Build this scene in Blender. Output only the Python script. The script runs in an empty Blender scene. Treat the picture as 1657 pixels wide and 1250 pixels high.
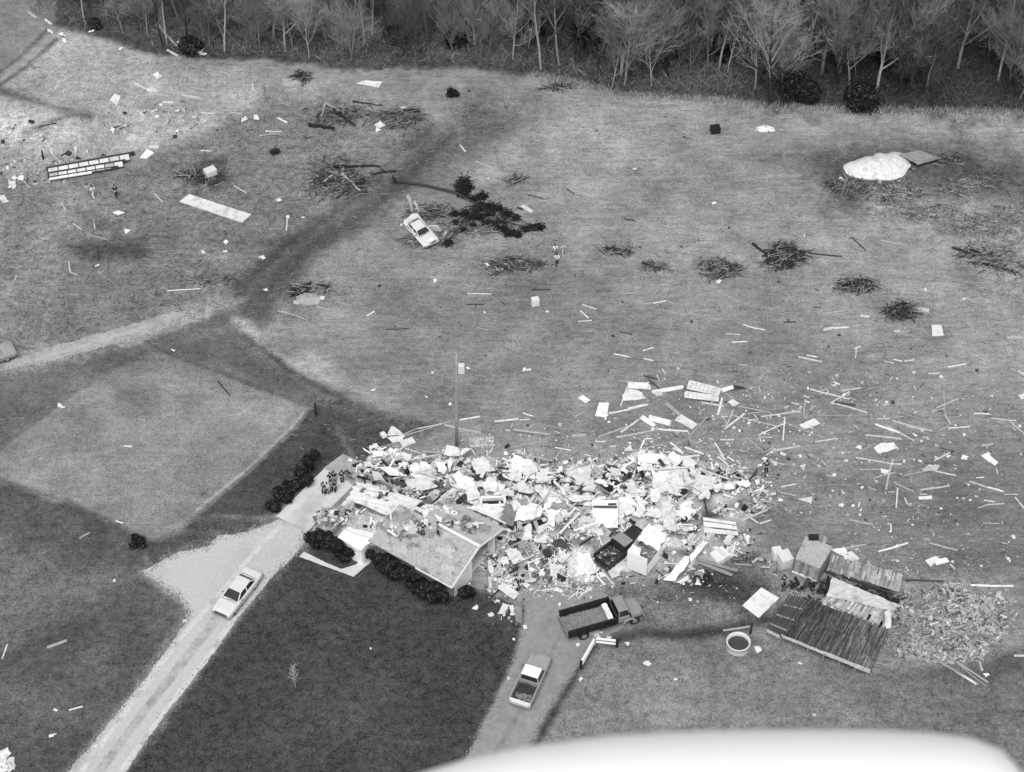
import bpy, bmesh, math, random
import numpy as np
from mathutils import Vector, Matrix, Euler
R = math.radians
random.seed(7)
rng = np.random.default_rng(11)
scene = bpy.context.scene
COL = scene.collection

# ------------------------------------------------------------------ camera, sky, sun, exposure
FPX, CAMH, PITCH = 3500.0, 151.0, R(46)          # focal length in pixels of the 1657 px wide picture
SP, CP = math.sin(PITCH), math.cos(PITCH)
cd = bpy.data.cameras.new('camera')
cam = bpy.data.objects.new('camera', cd); COL.objects.link(cam)
cam.location = (0, 0, CAMH); cam.rotation_euler = (R(90) - PITCH, 0, 0)
cd.sensor_fit = 'HORIZONTAL'; cd.sensor_width = 36.0; cd.lens = 36.0 * FPX / 1657.0
cd.clip_start = 0.2; cd.clip_end = 9000
cd.dof.use_dof = True; cd.dof.focus_distance = 200.0; cd.dof.aperture_fstop = 7.0
scene.camera = cam

SUN_DIR = Vector((-0.12, -0.6, 1.15)).normalized()   # towards the sun
world = bpy.data.worlds.new('World'); scene.world = world; world.use_nodes = True
wn, wl = world.node_tree.nodes, world.node_tree.links
sky = wn.new('ShaderNodeTexSky'); sky.sky_type = 'NISHITA'; sky.sun_disc = False
sky.sun_elevation = math.asin(SUN_DIR.z); sky.sun_rotation = math.atan2(SUN_DIR.x, SUN_DIR.y) % (2*math.pi)
bw = wn.new('ShaderNodeRGBToBW')                      # black-and-white film
wl.new(sky.outputs[0], bw.inputs[0]); wl.new(bw.outputs[0], wn['Background'].inputs[0])
wn['Background'].inputs[1].default_value = 0.14
sd = bpy.data.lights.new('sun', 'SUN'); sd.energy = 1.25; sd.angle = R(24); sd.color = (1, 1, 1)
sun = bpy.data.objects.new('sun', sd); COL.objects.link(sun)
sun.rotation_euler = SUN_DIR.to_track_quat('Z', 'Y').to_euler(); sun.location = (-40, 80, 120)
scene.view_settings.view_transform = 'Standard'; scene.view_settings.look = 'None'
scene.view_settings.exposure = 0.74; scene.view_settings.gamma = 1.0

# ------------------------------------------------------------------ helpers
def at(px, py, z=0.0):
    """a point of the photograph (1657 x 1250) as a place in the world at height z"""
    x = (px - 828.5) / FPX; v = (py - 625.0) / FPX
    t = (CAMH - z) / (SP + v*CP)
    return Vector((x*t, (CP - v*SP)*t, z))
def pix(x, y, z=0.0):
    zc = y*CP + (CAMH - z)*SP
    return 828.5 + FPX*x/zc, 625.0 + FPX*((CAMH - z)*CP - y*SP)/zc
def zo(ox, oy, k, X, Y): return ox + k*X, oy + k*Y
def lin(v):
    v = v/255.0
    return v/12.92 if v <= 0.04045 else ((v + 0.055)/1.055)**2.4
KALB = 0.80
def alb(v): return min(0.9, lin(v)*KALB)

class MB:
    def __init__(s): s.v = []; s.f = []; s.c = []; s.col = None
    def add(s, vs, fs):
        n = len(s.v); s.v.extend(tuple(p) for p in vs); s.f.extend(tuple(i + n for i in f) for f in fs)
        if s.col is not None: s.c.extend([s.col]*len(vs))
        return s
    def box(s, c, size, M=None):
        hx, hy, hz = size[0]/2, size[1]/2, size[2]/2; c = Vector(c)
        P = [Vector((x, y, z)) for z in (-hz, hz) for x, y in ((-hx, -hy), (hx, -hy), (hx, hy), (-hx, hy))]
        if M is not None: P = [M @ p for p in P]
        return s.add([p + c for p in P], [(3, 2, 1, 0), (4, 5, 6, 7), (0, 1, 5, 4), (1, 2, 6, 5), (2, 3, 7, 6), (3, 0, 4, 7)])
    def bar(s, a, b, w, h, up=Vector((0, 0, 1))):
        a, b = Vector(a), Vector(b); d = (b - a); L = d.length
        if L < 1e-6: return s
        d.normalize(); sx = d.cross(up)
        if sx.length < 1e-4: sx = d.cross(Vector((1, 0, 0)))
        sx.normalize(); u = sx.cross(d)
        P = []
        for p in (a, b):
            for i, j in ((-1, -1), (1, -1), (1, 1), (-1, 1)): P.append(p + sx*(w/2*i) + u*(h/2*j))
        return s.add(P, [(0, 1, 2, 3), (7, 6, 5, 4), (0, 4, 5, 1), (1, 5, 6, 2), (2, 6, 7, 3), (3, 7, 4, 0)])
    def tube(s, pts, rad, n=6, cap=True):
        pts = [Vector(p) for p in pts]; vs = []; fs = []
        for i, p in enumerate(pts):
            d = (pts[min(i+1, len(pts)-1)] - pts[max(i-1, 0)]).normalized()
            a = d.orthogonal().normalized() if abs(d.z) > .9 else d.cross(Vector((0, 0, 1))).normalized()
            b = d.cross(a)
            for k in range(n):
                t = 2*math.pi*k/n
                vs.append(p + (a*math.cos(t) + b*math.sin(t))*rad[i])
        for i in range(len(pts)-1):
            for k in range(n):
                fs.append((i*n+k, i*n+(k+1) % n, (i+1)*n+(k+1) % n, (i+1)*n+k))
        if cap: fs += [tuple(range(n-1, -1, -1)), tuple((len(pts)-1)*n + k for k in range(n))]
        return s.add(vs, fs)
    def loft(s, rings, cap=True):
        n = len(rings[0]); vs = [p for r in rings for p in r]; fs = []
        for i in range(len(rings)-1):
            for k in range(n): fs.append((i*n+k, i*n+(k+1) % n, (i+1)*n+(k+1) % n, (i+1)*n+k))
        if cap: fs += [tuple(range(n-1, -1, -1)), tuple((len(rings)-1)*n + k for k in range(n))]
        return s.add(vs, fs)
    def slab(s, pts, th):
        """a polygon of points with a thickness below it"""
        pts = [Vector(p) for p in pts]; n = len(pts)
        nr = Vector((0, 0, 0))
        for i in range(n): nr += (pts[i] - pts[0]).cross(pts[(i+1) % n] - pts[0])
        if nr.z < 0: pts.reverse(); nr = -nr
        nr.normalize()
        vs = pts + [p - nr*th for p in pts]
        fs = [tuple(range(n)), tuple(range(2*n-1, n-1, -1))] + [(i, i+n, (i+1) % n + n, (i+1) % n) for i in range(n)]
        return s.add(vs, fs)
    def sheet(s, q, th, nu, nv, rough, seed, rag=0.0):
        """a crumpled sheet over the quad q (4 corners), nu x nv cells"""
        rr = random.Random(seed); q = [Vector(p) for p in q]; top = []
        for j in range(nv+1):
            for i in range(nu+1):
                a, b = i/nu, j/nv
                if i in (0, nu) or j in (0, nv): a += rr.uniform(-rag, rag); b += rr.uniform(-rag, rag)
                p = q[0]*(1-a)*(1-b) + q[1]*a*(1-b) + q[2]*a*b + q[3]*(1-a)*b
                p.z += rr.uniform(-1, 1)*rough; top.append(p)
        bot = [p - Vector((0, 0, th)) for p in top]; N = len(top); w = nu+1; fs = []
        for j in range(nv):
            for i in range(nu):
                a = j*w+i; fs.append((a, a+1, a+w+1, a+w)); fs.append((N+a+w, N+a+w+1, N+a+1, N+a))
        rim = [i for i in range(w)] + [j*w+nu for j in range(1, nv+1)] + [nv*w+i for i in range(nu-1, -1, -1)] + [j*w for j in range(nv-1, 0, -1)]
        for k in range(len(rim)):
            a, b = rim[k], rim[(k+1) % len(rim)]; fs.append((b, a, N+a, N+b))
        return s.add(top + bot, fs)
    def ball(s, c, r, n=10, m=6, sq=(1, 1, 1), jit=0.0, rr=random):
        vs = []; fs = []; c = Vector(c)
        for j in range(m+1):
            t = math.pi*j/m
            for i in range(n):
                p = 2*math.pi*i/n; k = r*(1 + rr.uniform(-jit, jit))
                vs.append(c + Vector((math.sin(t)*math.cos(p)*sq[0], math.sin(t)*math.sin(p)*sq[1], math.cos(t)*sq[2]))*k)
        for j in range(m):
            for i in range(n): fs.append((j*n+i, (j+1)*n+i, (j+1)*n+(i+1) % n, j*n+(i+1) % n))
        return s.add(vs, fs)
    def cyl(s, a, b, r, n=16): return s.tube([a, b], [r, r], n)
    def build(s, name, m, parent=None, smooth=False, loc=None, rz=None):
        me = bpy.data.meshes.new(name); me.from_pydata(s.v, [], s.f)
        if s.c:
            at_ = me.attributes.new('tone', 'FLOAT', 'POINT'); at_.data.foreach_set('value', np.array(s.c, 'f'))
        if smooth: me.polygons.foreach_set('use_smooth', [True]*len(me.polygons))
        me.materials.append(m); me.update()
        o = bpy.data.objects.new(name, me); COL.objects.link(o)
        if parent is not None: o.parent = parent
        if loc is not None: o.location = loc
        if rz is not None: o.rotation_euler.z = rz
        return o
    def centred(s):
        """moves the mesh to its own base point and returns that point"""
        a = np.array(s.v); c = np.array([(a[:, 0].min()+a[:, 0].max())/2, (a[:, 1].min()+a[:, 1].max())/2, a[:, 2].min()])
        s.v = [tuple(p) for p in (a - c)]; return Vector(c)

def empty(name, loc, rz=0.0):
    o = bpy.data.objects.new(name, None); COL.objects.link(o); o.empty_display_size = .3
    o.location = loc; o.rotation_euler.z = rz; return o
def tag(o, label=None, cat=None, group=None, kind=None):
    if label: o['label'] = label
    if cat: o['category'] = cat
    if group: o['group'] = group
    if kind: o['kind'] = kind
    return o
def copy_tree(o, parent=None):
    c = o.copy(); COL.objects.link(c); c.parent = parent
    for ch in [x for x in bpy.data.objects if x.parent == o]: copy_tree(ch, c)
    return c

# ------------------------------------------------------------------ materials (all neutral greys: black-and-white film)
def grey(name, v, var=0.25, scale=3.0, rough=0.8, bump=0.0, rnd=0.0, scale2=None, spec=0.3, stretch=None, metal=0.0, coord='Object', dirt=0.0):
    m = bpy.data.materials.new(name); m.use_nodes = True; n, l = m.node_tree.nodes, m.node_tree.links
    b = n['Principled BSDF']; b.inputs['Roughness'].default_value = rough
    b.inputs['Specular IOR Level'].default_value = spec; b.inputs['Metallic'].default_value = metal
    tc = n.new('ShaderNodeTexCoord'); mp = n.new('ShaderNodeMapping'); l.new(tc.outputs[coord], mp.inputs[0])
    if stretch: mp.inputs['Scale'].default_value = stretch
    nz = n.new('ShaderNodeTexNoise'); nz.inputs['Scale'].default_value = scale; nz.inputs['Detail'].default_value = 6
    nz.inputs['Roughness'].default_value = .65; l.new(mp.outputs[0], nz.inputs[0])
    mr = n.new('ShaderNodeMapRange'); mr.inputs[1].default_value = .3; mr.inputs[2].default_value = .7
    mr.inputs[3].default_value = 1 - var; mr.inputs[4].default_value = 1 + var; l.new(nz.outputs[0], mr.inputs[0])
    val = mr.outputs[0]
    def mul(a, k):
        x = n.new('ShaderNodeMath'); x.operation = 'MULTIPLY'; l.new(a, x.inputs[0])
        if isinstance(k, float): x.inputs[1].default_value = k
        else: l.new(k, x.inputs[1])
        return x.outputs[0]
    if rnd:
        oi = n.new('ShaderNodeObjectInfo'); r2 = n.new('ShaderNodeMapRange'); l.new(oi.outputs['Random'], r2.inputs[0])
        r2.inputs[3].default_value = 1 - rnd; r2.inputs[4].default_value = 1 + rnd*.6; val = mul(val, r2.outputs[0])
    if dirt:
        n2 = n.new('ShaderNodeTexNoise'); n2.inputs['Scale'].default_value = scale2 or .9; n2.inputs['Detail'].default_value = 5
        l.new(tc.outputs[coord], n2.inputs[0])
        r3 = n.new('ShaderNodeMapRange'); r3.inputs[1].default_value = .52; r3.inputs[2].default_value = .68
        r3.inputs[3].default_value = 1; r3.inputs[4].default_value = 1 - dirt; l.new(n2.outputs[0], r3.inputs[0]); val = mul(val, r3.outputs[0])
    val = mul(val, float(v))
    mn = n.new('ShaderNodeMath'); mn.operation = 'MINIMUM'; l.new(val, mn.inputs[0]); mn.inputs[1].default_value = .9
    l.new(mn.outputs[0], b.inputs['Base Color'])
    if bump:
        bp = n.new('ShaderNodeBump'); bp.inputs['Strength'].default_value = bump; bp.inputs['Distance'].default_value = .05
        l.new(nz.outputs[0], bp.inputs['Height']); l.new(bp.outputs[0], b.inputs['Normal'])
    return m
def toned(name, rough=.85, var=.25, scale=6.0):
    """base colour from the mesh's own per-piece 'tone' attribute (different pieces of different stuff)"""
    m = bpy.data.materials.new(name); m.use_nodes = True; n, l = m.node_tree.nodes, m.node_tree.links
    b = n['Principled BSDF']; b.inputs['Roughness'].default_value = rough; b.inputs['Specular IOR Level'].default_value = .2
    a = n.new('ShaderNodeAttribute'); a.attribute_name = 'tone'
    tc = n.new('ShaderNodeTexCoord'); nz = n.new('ShaderNodeTexNoise'); nz.inputs['Scale'].default_value = scale; nz.inputs['Detail'].default_value = 4
    l.new(tc.outputs['Object'], nz.inputs[0])
    mr = n.new('ShaderNodeMapRange'); mr.inputs[1].default_value = .3; mr.inputs[2].default_value = .7; mr.inputs[3].default_value = 1-var; mr.inputs[4].default_value = 1+var
    l.new(nz.outputs[0], mr.inputs[0])
    x = n.new('ShaderNodeMath'); x.operation = 'MULTIPLY'; l.new(a.outputs['Fac'], x.inputs[0]); l.new(mr.outputs[0], x.inputs[1])
    l.new(x.outputs[0], b.inputs['Base Color']); return m

M = {}
M['board'] = grey('pale_lumber', .60, .25, 6, .85, rnd=.45, stretch=(1, 1, 1))
M['board_dark'] = grey('dark_wet_lumber', .055, .3, 9, .8, rnd=.3)
M['board_grey'] = grey('weathered_lumber', .32, .25, 9, .85, rnd=.3)
M['white'] = grey('white_sheathing', .78, .10, 2.5, .7, rnd=.16, dirt=.28, scale2=1.5)
M['offwhite'] = grey('plasterboard', .66, .14, 3, .8, rnd=.25, dirt=.3, scale2=1.2)
M['midgrey'] = grey('grey_panel', .30, .2, 3, .8, rnd=.3, dirt=.3)
M['darkgrey'] = grey('dark_scrap', .06, .35, 3, .8, rnd=.4)
M['black'] = grey('black_rubber', .018, .3, 4, .7)
M['glass'] = grey('dark_glass', .03, .1, 2, .12, spec=.5)
M['vanwhite'] = grey('white_van_paint', .88, .05, 2, .5, dirt=.1)
M['carwhite'] = grey('white_car_paint', .66, .04, 1.5, .35, spec=.5, dirt=.06)
M['chrome'] = grey('bumper_chrome', .5, .1, 6, .3, metal=.8)
M['truckgrey'] = grey('grey_truck_paint', .27, .10, 2, .4, spec=.5, dirt=.15)
M['truckgrey2'] = grey('light_grey_truck_paint', .33, .10, 2, .45, spec=.5, dirt=.2)
M['blackpaint'] = grey('black_truck_paint', .016, .3, 3, .5, spec=.3)
M['gravelload'] = grey('dumped_dirt', .22, .35, 5, .95, bump=.6, dirt=.3)
M['roofgrey'] = grey('roof_felt', .38, .3, 4.5, .9, bump=.3, dirt=.6, scale2=.9)
M['roofpale'] = grey('pale_roof_felt', .47, .18, 5, .9, bump=.2, dirt=.35, scale2=1.0)
M['whitepaint'] = grey('white_house_paint', .86, .06, 2, .7, dirt=.1)
M['brick'] = grey('house_brick', .30, .25, 8, .9, bump=.3)
M['metalroof'] = grey('rusty_sheet_roof', .135, .45, 2.2, .75, bump=.3, stretch=(1, 1, 1), dirt=.35, scale2=.6)
M['woodpale'] = grey('pale_shed_boards', .38, .25, 5, .85, dirt=.25)
M['woodgrey'] = grey('grey_shed_boards', .25, .3, 5, .85, dirt=.3)
M['tin'] = grey('pale_roof_tin', .62, .18, 2, .6, bump=.2, dirt=.35, scale2=.8)
M['bark'] = grey('pale_bark', .36, .3, 3, .9, rnd=.35)
M['barkdark'] = grey('dark_bark', .03, .4, 3, .9, rnd=.3)
M['twig'] = grey('grey_twigs', .27, .3, .5, .9, rnd=.45)
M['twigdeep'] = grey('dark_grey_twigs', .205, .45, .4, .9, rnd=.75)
M['ever'] = grey('evergreen_needles', .015, .65, 3, .9, rnd=.2)
M['skin'] = grey('skin', .38, .06, 9, .6)
M['hair'] = grey('dark_hair', .02, .2, 9, .7)
M['clothdark'] = grey('dark_cloth', .018, .3, 9, .9)
M['clothwhite'] = grey('white_cloth', .75, .1, 9, .9)
M['clothgrey'] = grey('grey_cloth', .22, .2, 9, .9)
M['clothpale'] = grey('pale_cloth', .5, .15, 9, .9)
M['heapwhite'] = grey('white_lime', .68, .16, 3.5, .95, bump=.9, dirt=.22, scale2=2)
M['concrete'] = grey('pale_concrete', .60, .10, .8, .9, dirt=.2, scale2=.3, coord='Object')
M['gravel'] = grey('pale_gravel', .48, .12, 3.5, .95, bump=.3, dirt=.10, scale2=.3)
M['gravelgrey'] = grey('grey_gravel', .27, .16, 1.6, .95, bump=.3, dirt=.22, scale2=.25)
M['trackpale'] = grey('pale_dirt', .37, .2, 1.3, .95, bump=.3, dirt=.25, scale2=.25)
M['fairing'] = grey('white_aircraft_paint', .88, .02, 2, .5, spec=.3)
M['pole'] = grey('weathered_pole', .30, .25, 4, .9)
M['tone'] = toned('mixed_debris')
M['tonebrush'] = toned('brush_twigs', .9, .35, 2)
M['water'] = grey('dark_water', .06, .5, 5, .25)

# ------------------------------------------------------------------ value noise (numpy)
def vnoise(x, y, seed=0):
    xi = np.floor(x).astype(np.int64); yi = np.floor(y).astype(np.int64); fx = x-xi; fy = y-yi
    fx = fx*fx*(3-2*fx); fy = fy*fy*(3-2*fy)
    def h(a, b):
        n = (a*374761393 + b*668265263 + seed*974634541) & 0x7fffffff
        n = ((n ^ (n >> 13))*1274126177) & 0x7fffffff
        return ((n ^ (n >> 16)) & 0xffff)/65535.0
    return (h(xi, yi)*(1-fx) + h(xi+1, yi)*fx)*(1-fy) + (h(xi, yi+1)*(1-fx) + h(xi+1, yi+1)*fx)*fy
def fbm(x, y, seed=0, o=4):
    s = 0; a = .5; t = 0
    for i in range(o): s = s + a*vnoise(x*2**i, y*2**i, seed+i); t += a; a *= .55
    return s/t
def sdf(px, py, poly):
    """signed distance to a polygon, positive inside"""
    d = np.full(px.shape, 1e9); ins = np.zeros(px.shape, bool); n = len(poly)
    for i in range(n):
        ax, ay = poly[i]; bx, by = poly[(i+1) % n]; ex, ey = bx-ax, by-ay
        t = np.clip(((px-ax)*ex + (py-ay)*ey)/(ex*ex+ey*ey+1e-9), 0, 1)
        d = np.minimum(d, (px-ax-t*ex)**2 + (py-ay-t*ey)**2)
        c = ((ay > py) != (by > py)) & (px < (bx-ax)*(py-ay)/((by-ay) if by != ay else 1e-9) + ax); ins ^= c
    d = np.sqrt(d); return np.where(ins, d, -d)
def band(px, py, line, w):
    d = np.full(px.shape, 1e9)
    for (ax, ay), (bx, by) in zip(line[:-1], line[1:]):
        ex, ey = bx-ax, by-ay
        t = np.clip(((px-ax)*ex + (py-ay)*ey)/(ex*ex+ey*ey+1e-9), 0, 1)
        d = np.minimum(d, (px-ax-t*ex)**2 + (py-ay-t*ey)**2)
    return w - np.sqrt(d)

# ------------------------------------------------------------------ ground: one sheet, its grass and soil cover stored per point
def axis(lo, hi, step, far):
    a = np.arange(lo, hi+1e-6, step); g = []; s = step; x = hi
    while x < far: s *= 1.35; x += s; g.append(x)
    g = np.array(g); return np.concatenate([(lo-(g-hi))[::-1], a, g])
gx = axis(-66, 66, .2, 4000); gy = axis(98, 224, .2, 4000)
GX, GY = np.meshgrid(gx, gy); X, Y = GX.ravel(), GY.ravel()
Yc = np.clip(Y, 20, 260); PX, PY = pix(np.clip(X, -130, 130), Yc)
wob = (fbm(X*.35, Y*.35, 3, 4)-.5)*2; wob2 = (fbm(X*1.4, Y*1.4, 9, 3)-.5)*2
val = np.full(X.shape, 138.0); stk = np.full(X.shape, .55); mot = np.full(X.shape, .35)
def region(v, poly, soft=8, rag=10, s=None, m=None, k=1.0, line=None):
    global val, stk, mot
    d = (band(PX, PY, poly, line) if line else sdf(PX, PY, poly)) + wob*rag + wob2*rag*.5
    a = np.clip(d/soft*.5+.5, 0, 1); a = a*a*(3-2*a)*k
    val = val*(1-a) + v*a
    if s is not None: stk = stk*(1-a) + s*a
    if m is not None: mot = mot*(1-a) + m*a
region(150, [(790, 110), (1080, 160), (1100, 230), (980, 280), (820, 270), (790, 200)], 60, 30)
region(147, [(1080, 170), (1700, 180), (1700, 235), (1300, 235), (1080, 210)], 40, 20)
region(131, [(560, 420), (900, 440), (1240, 650), (1230, 760), (800, 740), (620, 680)], 60, 30)
region(134, [(1180, 640), (2000, 560), (2000, 900), (1240, 830)], 60, 30)
region(122, [(1230, 760), (1660, 720), (2200, 720), (2200, 1100), (1657, 970), (1460, 945), (1280, 890), (1225, 850)], 50, 30)
region(128, [(-900, -300), (420, -300), (260, 92), (110, 48), (60, 80), (-100, 200), (-900, 500)], 10, 6, .2)
region(156, [(-500, 300), (-100, 200), (0, 130), (70, 75), (110, 58), (160, 66), (270, 95), (370, 112), (435, 142), (400, 182), (330, 215), (250, 240), (160, 255), (0, 270)], 14, 10, .3, .6)
region(174, [(-120, 165), (20, 165), (110, 185), (132, 205), (110, 225), (60, 236), (-120, 235)], 30, 18, .3, .7)
region(160, [(140, 120), (330, 130), (400, 165), (330, 190), (180, 180)], 50, 30, .6, .5)
region(110, [(-20, 140), (40, 160), (110, 180), (145, 190)], 8, 3, line=4)
region(118, [(40, 215), (95, 192), (140, 182)], 8, 3, line=3)
region(150, [(-120, 235), (10, 228), (60, 240), (110, 262), (90, 290), (-120, 300)], 16, 10, .2, .9)
region(123, [(-900, 500), (-300, 310), (80, 292), (215, 265), (300, 235), (400, 182), (470, 150), (620, 150), (700, 200), (640, 260), (480, 400), (390, 480), (250, 520), (0, 590), (-900, 800)], 22, 14, .45, .8)
region(135, [(430, 140), (560, 125), (700, 140), (690, 165), (560, 172), (470, 170)], 20, 10, .3)
region(133, [(90, 300), (170, 312), (190, 360), (120, 372), (70, 340)], 26, 12, .4)
region(138, [(235, 432), (300, 395), (375, 405), (372, 455), (270, 468)], 22, 10, .7)
region(84, [(105, 395), (235, 390), (240, 415), (150, 428)], 16, 8)
region(97, [(375, 475), (440, 400), (560, 325), (640, 268), (715, 200), (780, 165), (835, 190), (770, 235), (690, 290), (610, 345), (520, 408), (460, 478), (425, 530), (380, 515)], 20, 12, .25, .6)
region(84, [(386, 460), (480, 385), (560, 335), (620, 290)], 12, 5, line=4)
region(84, [(415, 480), (500, 405), (590, 350)], 12, 5, line=4)
region(86, [(315, 290), (330, 265), (360, 262), (345, 300)], 10, 5, line=7)
region(110, [(-900, 800), (0, 602), (200, 560), (375, 492), (420, 560), (520, 635), (640, 690), (560, 700), (500, 668), (255, 570), (130, 635), (0, 745), (-900, 1200)], 10, 7, .2, .5)
region(124, [(280, 545), (350, 520), (360, 535), (300, 560)], 14, 8, .2)
region(162, [(365, 505), (400, 520), (430, 560), (505, 606), (480, 606), (420, 572), (385, 530)], 12, 9, .3, .7)
region(165, [(470, 580), (500, 568), (530, 590), (525, 610), (485, 612)], 16, 9, .3)
region(147, [(520, 605), (600, 660), (690, 690), (700, 680), (600, 640), (540, 600)], 16, 10, .3)
region(76, [(395, 545), (470, 600), (560, 650), (640, 690)], 9, 5, line=3)
region(129, [(258, 570), (500, 660), (478, 690), (400, 765), (318, 832), (232, 868), (120, 815), (0, 775), (-20, 745), (120, 640)], 2, 1.5, .3, .4)
region(143, [(262, 574), (498, 662), (450, 715), (400, 700), (330, 650), (235, 620)], 30, 14, .3)
region(116, [(190, 630), (250, 635), (255, 670), (210, 672)], 30, 12)
region(82, [(510, 655), (605, 678), (660, 700), (610, 735), (585, 750), (520, 765), (440, 835), (318, 835), (400, 765), (480, 690)], 4, 3, .15, .7)
region(95, [(500, 645), (560, 640), (640, 675), (720, 690), (660, 705), (600, 690)], 14, 9, .2, .9)
region(112, [(545, 690), (560, 720), (575, 750)], 8, 5, line=4)
region(97, [(-900, 1150), (-200, 830), (0, 785), (120, 822), (232, 872), (235, 932), (300, 985), (300, 1015), (100, 1260), (-200, 1700), (-900, 1700)], 7, 5, .2, .7)
region(111, [(-200, 850), (30, 830), (200, 930), (130, 1000), (0, 1040), (-200, 1100)], 50, 25)
region(82, [(-100, 1160), (30, 1060), (80, 1035), (140, 1010)], 30, 8, line=6)
region(84, [(0, 785), (120, 825), (232, 874)], 10, 5, line=4)
region(92, [(230, 880), (290, 860), (330, 830), (440, 838), (460, 850), (380, 880), (300, 895), (240, 925)], 10, 6, .2, .8)
region(74, [(380, 1010), (440, 930), (480, 895), (497, 855), (600, 890), (735, 945), (790, 960), (848, 985), (845, 1020), (825, 1080), (755, 1225), (690, 1400), (20, 1450), (205, 1245)], 6, 5, .1, .85)
region(96, [(470, 1100), (640, 1100), (640, 1250), (300, 1250)], 90, 40, k=.35)
region(116, [(845, 1250), (950, 1050), (1000, 1015), (1200, 1012), (1260, 1045), (1400, 1092), (1670, 1045), (2500, 1000), (2500, 1700), (600, 1700)], 14, 8, .25, .6)
region(124, [(960, 1080), (1200, 1060), (1400, 1120), (1500, 1190), (900, 1230)], 60, 30)
region(108, [(980, 950), (1080, 930), (1200, 905), (1260, 950), (1240, 1010), (1060, 1020)], 18, 10, .2, .8)
region(74, [(1090, 945), (1150, 925), (1230, 950), (1200, 990), (1130, 965)], 20, 10, .2, .9)
region(128, [(1040, 975), (1190, 975), (1200, 1008), (1060, 1015)], 16, 8)
region(66, [(985, 1040), (1040, 1025), (1100, 1030), (1180, 1018), (1250, 1000), (1265, 985)], 10, 6, line=5)
region(62, [(962, 1042), (925, 1105), (880, 1180), (850, 1250)], 9, 4, line=4)
region(92, [(918, 1075), (885, 1120), (845, 1190), (800, 1270)], 8, 5, line=4)
region(146, [(780, 850), (960, 860), (1000, 930), (930, 975), (860, 975), (790, 940)], 20, 12, .1, .9)
region(98, [(1255, 250), (1360, 240), (1420, 232), (1560, 235), (1700, 285), (1700, 335), (1570, 325), (1470, 310), (1430, 345), (1370, 335), (1330, 290)], 34, 16, .25, .8)
region(82, [(1345, 290), (1400, 300), (1500, 310), (1480, 330), (1400, 330), (1355, 320)], 22, 10, .2, 1.0)
region(146, [(1540, 330), (1700, 330), (1700, 470), (1620, 450), (1560, 400)], 40, 20, .3, 1.0)
region(135, [(1400, 320), (1500, 330), (1540, 370), (1480, 365), (1410, 345)], 20, 12, .3, 1.0)
region(148, [(1450, 950), (1620, 940), (1640, 980), (1620, 1040), (1580, 1075), (1450, 1070)], 34, 18, .2, .9)
region(96, [(1500, 1085), (1600, 1075), (1660, 1060), (1660, 1090), (1580, 1110)], 20, 10)
region(112, [(480, 480), (560, 470), (560, 490)], 20, 10, m=1.0)
region(160, [(860, 118), (1000, 146), (1160, 160), (1250, 172), (1400, 182), (1700, 186)], 10, 6, .4, .9, line=5)
DRV = [(100, 1262), (150, 1203), (205, 1135), (260, 1065), (300, 1010), (304, 990), (290, 965), (262, 948), (230, 926), (262, 908), (290, 893), (335, 885), (352, 868), (395, 862), (456, 839), (499, 857), (488, 885), (440, 935), (382, 1005), (300, 1115), (195, 1262)]
region(140, DRV, 16, 12, .1, .9)
region(140, [(-300, 700), (0, 590), (150, 543), (290, 500), (375, 482), (392, 488), (376, 500), (290, 530), (190, 562), (60, 593), (0, 604), (-300, 725)], 16, 12, .1, .9)
region(150, [(180, 540), (290, 502), (340, 488), (375, 482), (390, 488), (372, 500), (300, 526), (200, 560)], 8, 8, .1, .8)
EDGE = [(-900, -300), (90, 40), (200, 72), (260, 90), (330, 98), (420, 96), (560, 112), (700, 110), (870, 120), (940, 132), (1000, 150), (1160, 160), (1260, 172), (1400, 175), (1657, 180), (2600, 200)]
FOREST = EDGE + [(2600, -900), (-900, -900)]
FOREST[0] = (80, -900)
FOREST = [(140, -900)] + EDGE[1:] + [(2600, -900)]
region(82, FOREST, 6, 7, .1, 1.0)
region(66, [(1230, -300), (2600, -300), (2600, 200), (1657, 178), (1260, 168), (1200, 100)], 30, 30, .1, 1.0)  # shade of the gaps between the right-hand trees painted into the floor
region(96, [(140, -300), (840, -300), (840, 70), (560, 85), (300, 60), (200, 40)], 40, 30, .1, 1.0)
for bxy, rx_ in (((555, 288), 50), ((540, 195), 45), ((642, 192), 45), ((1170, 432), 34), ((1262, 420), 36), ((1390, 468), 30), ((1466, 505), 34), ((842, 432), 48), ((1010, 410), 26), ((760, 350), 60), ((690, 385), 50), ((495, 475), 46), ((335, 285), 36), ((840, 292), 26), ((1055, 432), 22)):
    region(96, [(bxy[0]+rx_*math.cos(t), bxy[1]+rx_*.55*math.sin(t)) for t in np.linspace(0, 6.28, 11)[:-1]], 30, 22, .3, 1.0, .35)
region(113, [(690, 200), (790, 150), (850, 165), (850, 215), (770, 262), (700, 285)], 50, 30, .4, .6, .8)
region(88, [(392, 505), (445, 450), (525, 387), (605, 328), (665, 280), (735, 215)], 9, 6, line=4, k=.7)
region(88, [(375, 490), (430, 425), (510, 358), (590, 298), (640, 255), (700, 205)], 9, 6, line=4, k=.7)
region(108, [(383, 500), (437, 438), (517, 372), (597, 313), (650, 268)], 9, 6, line=4, k=.6)
region(116, [(500, 662), (478, 692), (400, 766), (318, 834)], 3, 2, line=3)
region(160, [(495, 664), (474, 690), (396, 763), (316, 828)], 2, 2, line=1.5)
region(100, [(232, 870), (120, 817), (0, 777), (-20, 747)], 4, 3, line=3)
region(104, [(258, 566), (380, 612), (502, 657)], 4, 3, line=3)
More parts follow.
